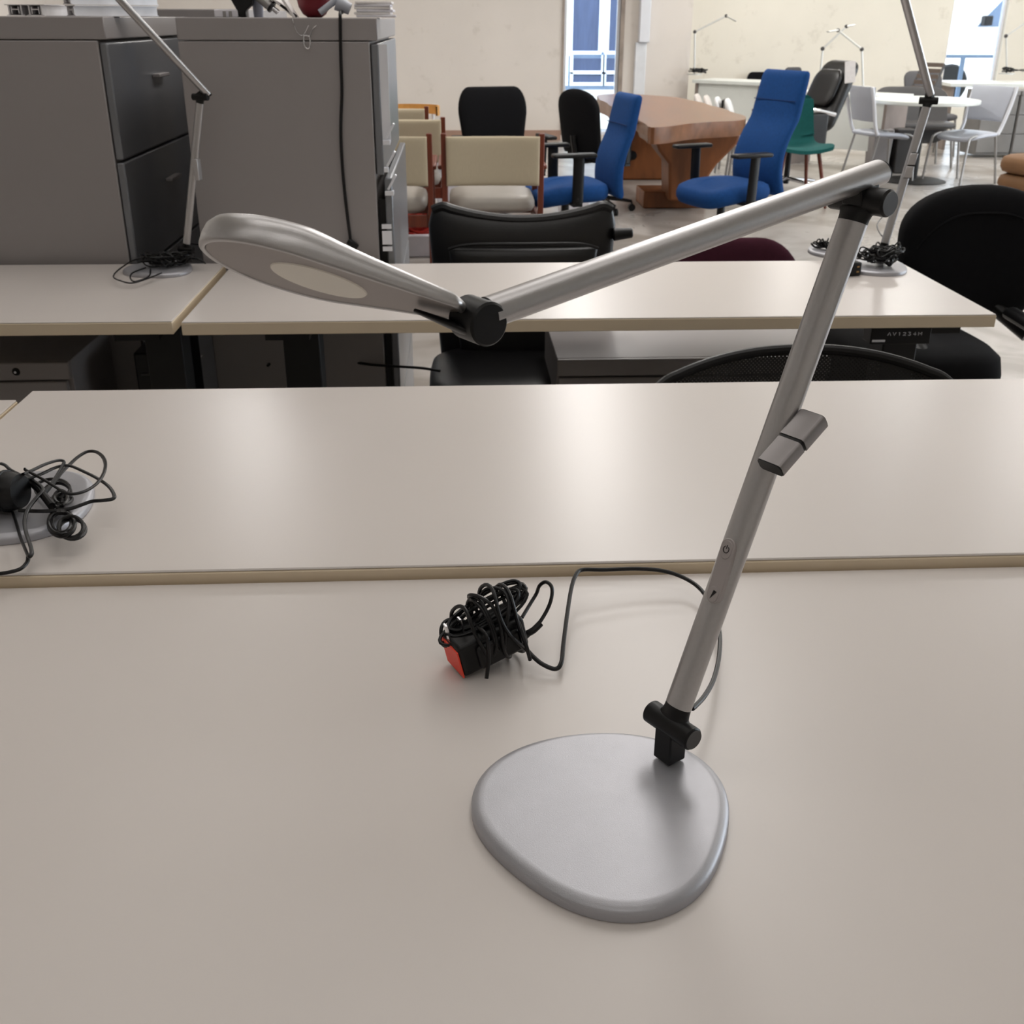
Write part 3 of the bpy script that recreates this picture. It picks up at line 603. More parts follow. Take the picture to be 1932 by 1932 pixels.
# ------------------------------------------------------------ filing cabinets
YC = DY3b+.03
def cab_pt(x, y): return atY(x, y, YC)
lx1 = atY(198, 60, YC).x; ztop = atY(198, 31, YC).z
def cabinet(label, x0, x1, y0, y1, z1, fronts, gap=.007):
    t = thing('filing_cabinet', label, 'filing cabinet', ((x0+x1)/2, (y0+y1)/2, 0), 0, 'tall grey lateral filing cabinets'); cx, cy = (x0+x1)/2, (y0+y1)/2
    X0, X1, Y0, Y1 = x0-cx, x1-cx, y0-cy, y1-cy
    obj('body', M().box(X0, X1-.022, Y0, Y1, 0, z1-.055), CAB, t, bevel=.003)
    obj('top_panel', M().box(X0, X1, Y0, Y1, z1-.053, z1), CAB, t, bevel=.003)
    zt = z1-.06
    for i, (h_, out_, handle) in enumerate(fronts):
        d_ = obj('drawer', M().box(X1-.020+out_, X1+out_, Y0+.004, Y1-.004, zt-h_+gap, zt), CABD, t, bevel=.004)
        if out_ > .01: obj('drawer_side', M().box(X1-.02, X1-.02+out_, Y0+.03, Y0+.045, zt-h_+.04, zt-.06), BLKM, d_)
        if handle:
            hz = zt-.10; hy = (Y0+Y1)/2
            obj('handle', M().box(X1+out_+.001, X1+out_+.022, hy-.06, hy+.06, hz, hz+.010), CAB, d_, bevel=.002)
        zt -= h_
    return t
zl1 = ztop
zseam = atY(226, 308, YC).z; h1 = (ztop-.06)-zseam
cl1 = cabinet('grey filing cabinet at far left, four-drawer front turned right behind the left far desk', lx1-.52, lx1, YC, YC+.92, ztop, [(h1, 0, True), (h1, 0, True), (h1, 0, True), (ztop-.06-3*h1-.03, 0, True)])
obj('lock', M().cyl((.255, .36, ztop-.03), (.266, .36, ztop-.03), .009), CHROME, cl1)
rx0 = atY(333, 60, YC).x; rx1 = atY(712, 50, YC).x; zr_ = atY(550, 33, YC).z
cr = cabinet('grey filing cabinet right of the narrow gap with a black cable down its side', rx0, rx1, YC, YC+.92, zr_, [(.33, .0, False), (.33, .02, False), (.33, .02, False), (.26, .02, False)])
obj('drawer_edge_sheen', M().box((rx1-rx0)/2-.002, (rx1-rx0)/2+.022, -.452, -.446, zr_-.30, zr_-.062), PAINTW, cr)  # window light reflecting off the drawer front, painted as a bright strip
lk = M()
for z_, h_ in ((.905, .006), (.875, .018), (.845, .006)): lk.box((rx1-rx0)/2-.012, (rx1-rx0)/2+.014, -.466, -.46, z_-h_-.02, z_+h_-.02)
obj('slide_latch', lk, PAINTW, cr)
lev = M()
for k, (zz, xx) in enumerate(((1.13, .02), (1.06, .012), (1.0, .024))):
    lev.obox(((rx1-rx0)/2+.02, -.45, zz), ((.5, 0, .86), (0, 1, 0), (-.86, 0, .5)), (.022, .01, .003)).box((rx1-rx0)/2+.0, (rx1-rx0)/2+xx, -.46, -.44, zz-.034, zz-.022)
obj('pull_lever', lev, PAINTW, cr, bevel=.001)
b3 = atY(300, 17, YC+1.1)
cabinet('grey filing cabinet behind the other two, only its top strip showing', b3.x-.35, b3.x+.32, YC+1.0, YC+1.9, b3.z, [(.4, 0, False), (.4, 0, False), (.5, 0, False)])
# hanging cable and wire hook
cpth = [atY(x, y, YC-.006) for x, y in ((642, 42), (643, 110), (645, 170), (643, 240), (645, 300), (650, 360), (657, 420), (661, 452))]
hk = M().tube(spline([V((cpth[0].x, YC+.06, zr_+.012)), V((cpth[0].x, YC+.01, zr_+.012))]+cpth, 6), .0042, 8)
pc_ = thing('hanging_cable', 'black cable with plug end hanging down the side of the right cabinet', 'cable', (cpth[-1].x, YC-.01, cpth[-1].z))
obj('cable', hk, CORD, pc_, world=True)
pe = atY(661, 452, YC-.01); obj('plug', M().obox(pe+V((.006, -.002, -.012)), ((.8, 0, -.6), (0, 1, 0), (.6, 0, .8)), (.016, .008, .008)), BLK, pc_, world=True, bevel=.003)
def wy(x, y, d=.004): return atY(x, y, YC-d)
wh = M().tube(spline([V((wy(548, 33).x, YC+.04, zr_+.004)), wy(552, 36), wy(556, 50), wy(560, 60), wy(566, 66), wy(572, 66), wy(578, 56), wy(582, 48)], 5), .0012, 6)
wh.tube(spline([wy(573, 66), wy(574, 84), wy(580, 92), wy(585, 86), wy(584, 70), wy(577, 67), wy(573, 68)], 5), .0016, 6).tube(spline([wy(584, 70), wy(590, 54), wy(597, 48)], 5), .0012, 6)
tag(obj('wire_hook', wh, CHROME), 'thin bent wire hook dangling over the right cabinet top edge', 'hook')
# aluminium rails on the left cabinet
def rail(c, d, L_, label, s_=.04, group='aluminium rails on the cabinets'):
    d = V(d).normalized(); sd_ = V((d.y, -d.x, 0)); upv = V((0, 0, 1)); m_ = M(); c = V(c)
    f = d*L_/2; o_ = c+f
    for off, hz, w_, h_ in ((0, .001, .55, .001), (0, s_*.62, .62, .001), (-.38, s_*.32, .04, s_*.30), (.38, s_*.32, .04, s_*.30), (0, s_*.36, .2, .0012)):
        m_.obox(o_+sd_*off*s_+upv*hz, (d, sd_, upv), (L_/2, w_*s_, h_))
    for off in (-.22, .22): m_.obox(o_+sd_*off*s_+upv*s_*.32, (d, sd_, upv), (L_/2, .025*s_, s_*.2))
    return tag(obj('aluminium_rail', m_, mat_rail), label, 'rail', group)
mat_rail = mat('mill_aluminium', (222, 220, 222), .45, .4, .1, 20)
for (x, lab, dx) in ((30, 'left one of two single aluminium rails lying on the left cabinet', .0), (64, 'aluminium rail beside the rail stack, right one of the two single rails', .03)):
    p = atY(x+(4 if dx else 0), 29, YC+.02); rail((p.x, YC+.02, ztop+.001), (dx+.02, 1, 0), .6, lab)
for i in range(5):
    p = atY(130+(-1)**i*2, 29, YC+.02); rail((p.x+.0, YC+.03, ztop+.001+i*.0262), (.82, .9, 0), .24+.01*i, ['lowest', 'second from bottom', 'middle', 'second from top', 'topmost'][i]+' rail of the stack on the left cabinet', .038)
# clutter on the right cabinet
yk = YC+.05
def kx(x, y=30): return atY(x, y, yk).x
p = kx(427); tag(obj('white_box', M().box(p-.03, p+.03, yk, yk+.06, zr_, zr_+.018), BOXW, bevel=.002), 'small flat white box on the right cabinet beside the black bracket', 'box')
p = kx(455); t = thing('black_clamp', 'black clamp bracket with grey screws on the right cabinet', 'clamp', (p, yk, zr_))
obj('jaw', M().poly([(-.03, 0, .055), (.035, 0, .06), (.03, 0, .03), (.012, 0, .015), (.012, 0, 0), (-.005, 0, 0), (-.012, 0, .02)], (0, .03, 0)), BLK, t, bevel=.003)
obj('screw', M().cyl((-.04, -.01, 0), (-.04, -.01, .014), .004).cyl((-.025, -.01, 0), (-.025, -.01, .014), .004), GLEG, t)
a0, a1 = V((kx(488)-.03, yk+.01, zr_+.075)), V((kx(512), yk-.0, zr_+.026)); t = thing('steel_tube', 'brushed metal tube leaning on the right cabinet, black collar and bright tip', 'tube', (a1.x, a1.y, zr_))
obj('tube_body', M().cyl(a0, a1, .013), GLEG, t, world=True); dd = (a1-a0).normalized()
obj('collar', M().cyl(a1, a1+dd*.006, .0145), BLK, t, world=True); obj('tip', M().cyl(a1+dd*.006, a1+dd*.024, .0065), CHROME, t, world=True)
p = kx(487); tag(obj('grey_cup', M().lathe([(.001, 0), (.012, 0), (.016, .06), (.014, .06), (.011, .004), (.001, .004)], (p-.005, yk+.04, zr_)), mat('cup_grey', (150, 154, 168), .4)), 'small grey blue cup behind the metal tube on the right cabinet', 'cup')
p = kx(548); t = thing('folded_paper', 'crumpled white papers leaning on the right cabinet left of the red bowl', 'paper', (p, yk, zr_))
obj('sheet', M().obox((-.02, .01, .03), ((.7, .1, -.6), (0, 1, .2), (.6, 0, .7)), (.035, .02, .002)), PAPER, t); obj('sheet', M().obox((0, .0, .022), ((.5, .1, -.8), (.1, 1, .2), (.8, 0, .5)), (.03, .014, .003)), PAPER, t)
obj('black_strap', M().obox((-.012, -.006, .022), ((.8, 0, -.55), (0, 1, 0), (.55, 0, .8)), (.035, .004, .003)), BLK, t)
p = kx(590); tag(obj('red_bowl', M().lathe([(.001, 0), (.018, 0), (.030, .008), (.040, .025), (.044, .045), (.041, .045), (.034, .022), (.001, .006)], (p, yk+.045, zr_)), MAROONB), 'dark red round bowl on top of the right cabinet', 'bowl')
p = kx(640); t = thing('grey_connector', 'grey plastic connector with a tilted round end on the right cabinet above the hanging cable', 'connector', (p, yk, zr_))
obj('shell', M().cyl((-.05, .01, .012), (.0, .01, .045), .008).cyl((-.005, .01, .035), (.028, .01, .020), .019, .014), LGREY, t)
for i in range(6):
    p = kx(706); rr = random.Random(i); tag(obj('paper_stack', M().obox((p+rr.uniform(-.004, .004), yk+.03, zr_+.004+i*.0062), ((1, rr.uniform(-.1, .1), 0), (0, 1, 0), (0, 0, 1)), (.046, .06, .0028)), PAPER if i % 2 else BOXW, bevel=.001), ['lowest', 'second from the bottom', 'third from the bottom', 'fourth from the bottom', 'second from the top', 'topmost'][i]+' packet in the paper pile at the right cabinet corner', 'paper packet', 'paper packets on the right cabinet')
p = kx(735); tag(obj('white_pen', M().cyl((p-.02, yk-.03, zr_+.004), (p+.018, yk-.035, zr_+.004), .003), BOXW), 'white stick lying at the right cabinet corner under the papers', 'pen')

# ------------------------------------------------------------ furniture under the far desks
def lowcab(name, label, xr, y0, zt, wid, dep, lock=True, mt=CAB):
    t = thing(name, label, 'drawer cabinet', (xr-wid/2, y0+dep/2, 0)); W2, D2 = wid/2, dep/2
    obj('body', M().box(-W2, W2, -D2+.02, D2, .03, zt), mt, t, bevel=.002)
    obj('top_rail', M().box(-W2, W2, -D2, -D2+.02, zt-.045, zt), mt, t, bevel=.003)
    zz = zt-.05
    for i in range(2 if zt < .5 else 3):
        hh_ = (zt-.1)/ (2 if zt < .5 else 3); obj('drawer', M().box(-W2+.005, W2-.012, -D2, -D2+.02, zz-hh_+.006, zz), mt, t, bevel=.003); zz -= hh_
    if lock:
        lk_ = obj('lock', M().lathe([(.001, .005), (.004, .005), (.004, .002), (.009, .002), (.010, 0), (.001, 0)], (W2-.13, -D2-.001, zt-.022), 20, (0, -1, 0)), BLK, t)
        obj('keyhole', M().cyl((W2-.13, -D2-.0062, zt-.022), (W2-.13, -D2-.0075, zt-.022), .003), PAINTW, lk_)
    return t
zp = .62; pr2 = at(128, 684, zp); lowcab('drawer_pedestal', 'grey drawer pedestal with round lock under the left far desk', pr2.x, pr2.y, zp, .40, .34)
zq = .575; pq = at(1052, 680, zq); lowcab('lateral_cabinet', 'low wide grey cabinet under the far desk behind the mesh chair', pq.x+.74, pq.y, zq, .74, .42, lock=False)
# computer towers and cabinet base under the left desk gap
pt = at(425, 700, .3)
def tower(x0, x1, y, zt, label):
    a_, b_ = at(x0, 700, .45), at(x1, 700, .45); a_ = atY(x0, 700, y); b_ = atY(x1, 700, y); t = thing('computer_tower', label, 'computer tower', ((a_.x+b_.x)/2, y+.2, 0)); w_ = (b_.x-a_.x)/2
    obj('case', M().box(-w_, w_, -.2, .2, .0, zt), BLKM, t, bevel=.006); obj('front_slot', M().box(-w_*.6, w_*.6, -.204, -.2, zt-.06, zt-.055).box(-w_*.3, w_*.3, -.204, -.2, zt-.2, zt-.196), DGREY, t)
tower(255, 312, DY3a+.42, .60, 'black computer tower under the left far desk near the gap between desks')
# switch box and cable on the far desk's left leg
cp0 = [at(x, y, .5) for x, y in ((505, 690), (530, 672), (575, 672), (620, 676), (660, 682), (700, 688), (760, 692), (800, 695), (830, 700))]
tag(obj('floor_cable', M().tube(spline(cp0, 6), .004, 7), CORD), 'black cable strung under the far desk from its left leg to the leather chair', 'cable')

# ------------------------------------------------------------ chairs
def star(t, r=.30, z=.06, mt=BLK, col=BLKM, seat_z=.45):
    obj('column', M().cyl((0, 0, z), (0, 0, seat_z-.10), .025).cyl((0, 0, .18), (0, 0, seat_z-.07), .017).box(-.09, .09, -.12, .12, seat_z-.11, seat_z-.07), col, t, bevel=.004)
    sb = M()
    for k in range(5):
        a = 2*PI*k/5+.3; d = V((math.cos(a), math.sin(a), 0)); sb.oval(d*.02+V((0, 0, z+.05)), d*r+V((0, 0, z+.015)), (0, 0, 1), .02, .022, n=10, ra1=.011, rb1=.014)
    obj('star_base', sb, mt, t)
    for k in range(5):
        a = 2*PI*k/5+.3; d = V((math.cos(a), math.sin(a), 0)); e = V((-d.y, d.x, 0)); c = d*r+V((0, 0, .028))
        obj('caster', M().cyl(c-e*.022, c-e*.004, .028, n=14).cyl(c+e*.004, c+e*.022, .028, n=14).cyl(c, c+V((0, 0, .045)), .007, n=8), BLK, t)
def arms(t, x, y0, y1, z, seat_z, mt=BLK, top=None):
    for s_ in (-1, 1):
        a_ = obj('armrest', M().box(s_*x-.04, s_*x+.04, y0, y1, z-.025, z), top or mt, t, bevel=.012, seg=3)
        yc = (y0+y1)/2+.03; obj('arm_post', M().oval((s_*x, yc, z-.02), (s_*(x-.01), yc, seat_z-.10), (0, 1, 0), .035, .015).box(min(0, s_*x), max(0, s_*x), yc-.03, yc+.03, seat_z-.12, seat_z-.10), mt, a_, bevel=.003)
def rounded(w0, w1, r_=.16, mid=None):      # half width from bottom w0 to top w1 with rounded ends
    def f(v):
        w_ = w0+(w1-w0)*v+(mid or 0)*math.sin(PI*v)
        e = min(v, 1-v)/r_
        return w_*(.55+.45*math.sqrt(max(0, 1-(1-min(1, e))**2)))
    return f
def task_chair(name, label, loc, rz, mt, seat=(.50, .48, .48), hw=rounded(.2, .22), bz=.58, bh=.45, bt=.07, lean=.2, arm=None, curve=.8, frame=True, group=None, s=1., droop=.03):
    t = thing(name, label, 'office chair', (loc[0], loc[1], 0), rz, group, s)
    sw_, sd_, sz = seat
    obj('seat', M().seatpad(sw_, sd_, sz, .08, droop=droop, taper=.9), mt, t, angle=60)
    y0 = sd_/2+.0
    obj('backrest', M().cushion(hw, bh, bt, prof=lambda z: y0+(z-bz)*lean-.0, curve=-curve*.6, z0=bz), mt, t, angle=60)
    if frame: obj('back_bar', M().tube(spline([(0, .05, sz-.09), (0, y0+.02, sz-.08), (0, y0+.07, sz+.03), (0, y0+bt/2+.02+(.12+bz-bz)*lean, bz+.14)], 5), .022, 8), BLK, t)
    star(t, r=.26, seat_z=sz)
    if arm: arms(t, arm[0], arm[1], arm[2], arm[3], sz)
    return t
P_ = {}
# leather chair behind the far desk
q = at(985, 500, .45); lc = atY(985, 400, DY3b+.40)
zt_ = atY(985, 375, DY3b+.40).z
t = thing('leather_chair', 'black leather chair with curved top roll pushed up behind the far desk', 'office chair', (lc.x-.09, DY3b+.35, 0), PI)
hwL = atY(1163, 400, DY3b+.40).x-lc.x
def sag(x): return .035*(x/hwL)**2
SHX = Matrix.Translation((-.09, 0, 0))
m_ = M().cushion(lambda v: hwL*(.86+.14*v)*(.93+.07*min(1, (1-v)/.1)*1), .55, .07, z0=zt_-.58, curve=-.35, nu=20, nv=24)
for i, p in enumerate(m_.v):
    k = max(0, (p.z-(zt_-.2))/.2); p.z += (sag(p.x)*1.5-.025)*k
m_.xf(SHX); obj('backrest', m_, LEATH, t, angle=60)
rim = M().tube(spline([V((x*hwL*.93, -.35*(x*hwL*.93)**2, zt_-.055+sag(x*hwL*.93)*1.5-(.0 if abs(x) < .98 else .02))) for x in [-1+.1*k for k in range(21)]], 3), .016, 10).xf(SHX)
obj('top_piping', rim, LEATH, t)
pad = M().cushion(lambda v: hwL*.78*(.85+.15*v), .36, .05, z0=zt_-.49, prof=lambda z: .045, curve=-.35, nu=16, nv=18, pw=10).xf(SHX)
obj('lumbar_pad', pad, LEATH, t, angle=60)
obj('pad_piping', M().tube(spline([V((x*hwL*.78, .062-.35*(x*hwL*.78)**2, zt_-.115-.018*abs(x)**6)) for x in [-1+.1*k for k in range(21)]], 3), .0045, 8).xf(SHX), LEATH, t)
obj('side_knob', M().cyl((-hwL*.95, 0, zt_-.1), (-hwL-.045, 0, zt_-.095), .02, .015, bev=.003).xf(SHX), BLK, t)
obj('seat', M().seatpad(.40, .46, .46, .1, c=(0, .22)), LEATH, t, angle=60)
star(t, r=.2, seat_z=.44)
# maroon chair
mc = atY(1320, 405, 4.3); hwM = (atY(1458, 450, 4.3).x-atY(1183, 450, 4.3).x)/2
task_chair('fabric_chair', 'dark maroon chair back seen over the far desk beneath the big lamp arm', (mc.x, 4.05), PI, MARO, hw=lambda v: hwM*(.35+.65*math.sqrt(max(0, 1-max(0, (v-.45)/.55)**2.6))) if v > .45 else hwM, bz=mc.z-.5, bh=.5, lean=.0, curve=.3)
# big black chair at right
YL = 3.22; zb1 = atY(1885, 351, YL).z; zb0 = atY(1870, 594, YL).z; hb_ = .245; lcx = atY(1842, 470, YL).x
bt_ = thing('lounge_chair', 'large black fabric chair with a wide back at the right end of the far desk', 'office chair', (lcx, YL, 0), math.radians(3))
def bw(v):
    return hb_*(.80+.2*math.sin(min(1, v/.6)*PI/2))*math.sqrt(max(.02, 1-max(0, (v-.62)/.38)**2.4)) if v > .62 else hb_*(.62+.38*math.sin(min(1, v/.6+.12)*PI/2))
obj('backrest', M().cushion(bw, zb1-zb0, .10, z0=zb0, prof=lambda z: (z-.6)*.10, curve=-.25, nu=24, nv=26), BLKF, bt_, angle=60)
obj('back_seam', M().tube(spline([V((x*hb_*.84, -.052+.03-.25*(x*hb_*.84)**2, zb1-.075-.10*abs(x)**3)) for x in [-1+.125*k for k in range(17)]], 3), .004, 6), BLKF, bt_)
obj('seat', M().seatpad(.44, .48, .58, .17, c=(-.30, -.25)), BLKF, bt_, angle=60)
for s_ in (-1, 1): obj('armrest', M().tube(spline([(s_*.20-.12, -.12, .60), (s_*.20-.12, -.30, .585), (s_*.20-.12, -.43, .54), (s_*.20-.12, -.46, .46), (s_*.19-.12, -.40, .38)], 6), .028, 12, flat=.7), BLK, bt_)
obj('back_bracket', M().oval((.06, .02, zb0+.05), (.16, -.10, zb0-.04), (0, 1, 0), .035, .022), BLK, bt_)
star(bt_, seat_z=.44)
# mesh chair between middle and far desks
mcx = atY(1514, 700, 1.98); MW = (atY(1795, 712, 1.98).x-atY(1233, 712, 1.98).x)/2; mz = atY(1514, 664, 1.98).z
mt_ = thing('mesh_chair', 'black mesh back chair between the middle and far desks, curved frame top showing', 'office chair', (mcx.x, 1.98, 0), math.radians(180))
def mdrop(q_): return .058*abs(q_)**2.3
arc = [V((MW*1.0*k/12, .03-.05*(1-(k/12)**2), mz-mdrop(k/12)-(.012 if abs(k) == 12 else 0))) for k in range(-12, 13)]
full = spline(arc+[V((MW*1.05, .03, mz-.11)), V((MW*1.04, .03, mz-.22)), V((MW*.93, .02, mz-.38)), V((MW*.5, .0, mz-.46)), V((-MW*.5, .0, mz-.46)), V((-MW*.93, .02, mz-.38)), V((-MW*1.04, .03, mz-.22)), V((-MW*1.05, .03, mz-.11))], 3, closed=True)
obj('back_frame', M().tube(full, .010, 10, closed=True), BLK, mt_)
nt_ = M(); rows = []
for j in range(17):
    f = j/16
    rows.append([V((x*MW*(.5+.52*min(1, f*2.5)), .03-.05*(1-x*x), (mz-.45)*(1-f)+(mz-mdrop(x)-.004)*f)) for x in [-1+.125*k for k in range(17)]])
vs = [p for r_ in rows for p in r_]; fs = [(j*17+i, j*17+i+1, (j+1)*17+i+1, (j+1)*17+i) for j in range(16) for i in range(16)]
obj('mesh_panel', M().add(vs, fs), NET, mt_)
obj('lumbar_band', M().cushion(lambda v: MW*.9, .06, .012, z0=mz-.17, prof=lambda z: -.03, curve=0), BLKF, mt_)
obj('seat', M().seatpad(.5, .46, .47, .07, c=(0, -.24)), BLKF, mt_, angle=60)
obj('back_post', M().tube(spline([(0, -.1, .40), (0, .05, .42), (0, .04, .6), (0, .02, mz-.2)], 5), .02, 8), BLK, mt_)
star(mt_, seat_z=.45)

# cherry wood armchairs seen from behind
def wood_chair(label, loc, rz):
    t = thing('wooden_armchair', label, 'armchair', (loc[0], loc[1], 0), rz, 'cherry wood armchairs with cream backs'); W2 = .275
    obj('backrest', M().cushion(lambda v: W2-.012, .27, .045, z0=.535, prof=lambda z: .27+(z-.5)*.1, curve=.35, pw=12), CREAM, t, angle=60)
    obj('seat', M().seatpad(.50, .50, .47, .10, ex=.3), GREYV, t, angle=60)
    obj('apron', M().box(-.26, .26, .235, .26, .30, .37).box(-.26, .26, -.25, -.225, .30, .37).box(-.27, -.25, -.24, .25, .30, .37).box(.25, .27, -.24, .25, .30, .37), CHERRY, t, bevel=.003)
    for s_ in (-1, 1):
        obj('leg', M().obox((s_*W2, .262, .41), ((1, 0, 0), (0, 1, 0), (0, .07, 1)), (.016, .02, .41)), CHERRY, t, bevel=.004)
        obj('leg', M().box(s_*W2-.016, s_*W2+.016, -.25, -.21, 0, .62), CHERRY, t, bevel=.004)
        obj('armrest', M().box(s_*(W2+.008)-.028, s_*(W2+.008)+.028, -.27, .26, .62, .645), CHERRY, t, bevel=.008)
    return t
wa = wood_chair('cherry wood armchair with full cream back showing, in front of the round-backed black chair', (at(929, 375, .45).x, 6.62), PI)
wbx = at(810, 375, .45)
def wcopy(x, y, rz, lab): c = copy_tree(wa); place(c, (x, y, 0), rz, lab); return c
def postx(px, yy): return atY(px, 330, yy).x
wcopy(postx(812, 6.42)-.275, 6.62, PI, 'cherry wood armchair beside the cabinet corner, cut off by it, nearest on the left')
wcopy(postx(838, 7.5)-.275, 7.72, PI+.0, 'cherry wood armchair second row behind the cabinet corner one')
wcopy(postx(808, 8.4)-.275, 8.66, PI+.0, 'cherry wood armchair farthest back by the cabinet, only its back top showing')
# bentwood chair
bp = atY(770, 205, 9.6); t = thing('bentwood_chair', 'golden bentwood chair with curved top rail behind the cream armchairs', 'chair', (bp.x, 9.6, 0), 0)
zb_ = atY(770, 197, 9.5).z
rail_ = [V((.25*math.cos(a), -.02+.22*math.sin(a), zb_-.06-.0*math.sin(a))) for a in [PI*k/16 for k in range(-2, 19)]]
m_ = M()
for i in range(len(rail_)-1): m_.loft([[p+V((0, 0, -.03)), p+V((0, 0, .045)), p*1.0+V((p.x*.06, p.y*.06, .045)), p+V((p.x*.06, p.y*.06, -.03))] for p in (rail_[i], rail_[i+1])], False, False)
obj('top_rail', m_, OAK, t, angle=60)
obj('seat', M().seatpad(.44, .42, .45, .05), OAK, t, angle=60)
for a, b_ in ((-.2, -.17), (.2, -.17), (-.2, .17), (.2, .17)): obj('leg', M().cyl((a*1.1, b_*1.1, 0), (a, b_, .42 if b_ < 0 else zb_-.06), .016, .013), PAINTW, t)

def aty2(px, py, z): p = at(px, py, z); return (p.x, p.y)
# black round-backed chair
bz1 = atY(925, 163, 8.2).z
task_chair('task_chair', 'black upholstered chair with a broad rounded back against the beige wall', (atY(950, 260, 7.9).x, 7.9), math.radians(14), BLKF, hw=lambda v: .252*(.80+.20*min(1, v*1.5))*(.66+.34*math.sqrt(max(0, 1-(max(0, v-.70)/.30)**2))), bz=bz1-.52, bh=.52, bt=.08, lean=.12, curve=.5, seat=(.56, .5, .50), arm=(.31, -.15, .12, .66))
# black swivel chair by the window
sz1 = atY(1092, 163, 8.9).z
task_chair('task_chair', 'black swivel chair in front of the narrow window, back turned sideways', (atY(1136, 250, 8.8).x, 8.8), math.radians(128), BLKF, hw=lambda v: .215*(.9+.1*v)*(math.sqrt(max(.02, 1-max(0, (v-.6)/.4)**3)) if v > .6 else 1), bz=sz1-.47, bh=.47, bt=.09, lean=.16, curve=.9, seat=(.48, .46, .49), arm=(.29, -.16, .1, .70))
# blue chairs
def blue(label, loc, rz, top, aw=.0):
    t = thing('task_chair', label, 'office chair', (loc[0], loc[1], 0), rz, 'blue high-back office chairs')
    obj('seat', M().seatpad(.50, .48, .49, .11, droop=.04), BLUE, t, angle=60)
    def pf(z):
        f = (z-.40)/(top-.40); return .24-(.03 if top < 1 else .06)*math.sin(PI*min(1, f*1.6))+.05+(.10 if top < 1 else .13)*f**1.3
    bk = M().cushion(lambda v: .235*(1-.14*v)*(1 if v < .93 else .93+.07*math.sqrt(max(0, 1-((v-.93)/.07)**2))), top-.40, .075, z0=.40, prof=pf, nu=18, nv=28, pw=30)
    b_ = obj('backrest', bk, BLUE, t, angle=50)
    obj('head_seam', M().box(-.195, .195, pf(top-.17)-.041, pf(top-.17)-.036, top-.172, top-.168), mat('seam_blue', (10, 44, 96), .9), b_)
    arms(t, .30, -.17, .10, .68, .49)
    star(t, seat_z=.48); return t
b1p = at(1105, 352, .48); b2p = at(1368, 345, .48)
blue('blue office chair in profile between the black chairs and the wood table', (b1p.x-.10, b1p.y+.22), math.radians(-80), .99)
blue('blue high-back office chair turned to the left in front of the wood table, taller back', (b2p.x+.0, b2p.y+.05), math.radians(-66), 1.12)
# live edge table
t = thing('slab_table', 'live edge wooden slab table with a thick brown trunk leg', 'table', (1.95, 9.9, 0))
PT = [(1126, 181), (1150, 177), (1205, 178), (1260, 182), (1300, 188), (1340, 198), (1380, 210), (1407, 221), (1404, 226), (1360, 229), (1300, 233), (1262, 238), (1230, 240), (1212, 232), (1205, 222), (1188, 213), (1165, 205), (1140, 192)]
tp = [at(x, y, .74) for x, y in PT]; tp = spline(tp, 4, closed=True)
for p in tp: p += V((math.sin(p.y*9)*.012, math.cos(p.x*11)*.012, 0))
m_ = M().loft([[V((p.x*.97+.045, p.y*.985+.13, .63)) for p in tp], [V((p.x, p.y, .69)) for p in tp], [V((p.x, p.y, .74)) for p in tp]])
obj('tabletop', m_, SLAB, t, world=True, angle=30)
lw = mat('trunk_wood', (126, 74, 36), .5, 0, .35, 3, bump=.5, bscale=18, stretch=(3, 3, .8))
yl = at(1270, 393, 0).y
def pl_(x, y, Y): q_ = atY(x, y, Y); return V((q_.x, Y, max(0, q_.z)))
Yt = 8.75
obj('trunk_leg', M().poly([pl_(1235, 262, Yt), pl_(1400, 245, Yt), pl_(1392, 272, Yt), pl_(1352, 312, Yt), pl_(1330, 345, Yt), pl_(1326, 380, Yt), pl_(1262, 380, Yt), pl_(1262, 310, Yt), pl_(1243, 285, Yt)], (0, .35, 0)), lw, t, world=True, bevel=.02)
obj('foot_beam', M().box(atY(1214, 380, yl).x, atY(1332, 380, yl).x, yl, yl+.4, 0, .13), lw, t, world=True, bevel=.01)
obj('trunk_leg', M().box(1.5, 2.1, 10.6, 10.8, 0, .68), lw, t, world=True, bevel=.02)

# teal chair
tc_ = aty2(1522, 283, .45); t = thing('shell_chair', 'teal upholstered shell chair on reddish wooden legs', 'chair', (tc_[0]-.05, tc_[1]+.12, 0), math.radians(6))
ztt = atY(1510, 180, tc_[1]+.35).z
rings = []
prof = [(-.24, .455), (-.15, .47), (0, .455), (.12, .45), (.2, .47), (.235, .54), (.255, .66), (.27, .8), (.285, ztt-.03), (.287, ztt)]
pf_ = spline([V((0, a, b)) for a, b in prof], 4)
top_, bot_ = [], []
N_ = len(pf_)
for i, p in enumerate(pf_):
    f = i/(N_-1); hw_ = (.235 if f < .5 else .235-.05*(f-.5)*2)*(1 if .05 < f < .96 else .90)
    ring = []
    for k in range(15):
        x = -1+2*k/14; ring.append(V((x*hw_, p.y+(-.035*x*x if f > .5 else 0), p.z+(.03*x*x if f < .55 else 0))))
    nrm = V((0, 0, -1)) if f < .45 else V((0, 1, 0))
    nb = V((0, min(1, max(0, (f-.4)*5)), -min(1, max(0, 1-(f-.4)*5)))).normalized()
    rings.append(ring+[q_+nb*.028 for q_ in ring[::-1]])
obj('shell', M().loft(rings), TEAL, t, bevel=.008, angle=60)
for a, b_ in ((-1, -1), (1, -1), (-1, 1), (1, 1)): obj('leg', M().cyl((a*.22, b_*.2, 0), (a*.14, b_*.12, .45), .011, .017, n=10), CHERRY, t)
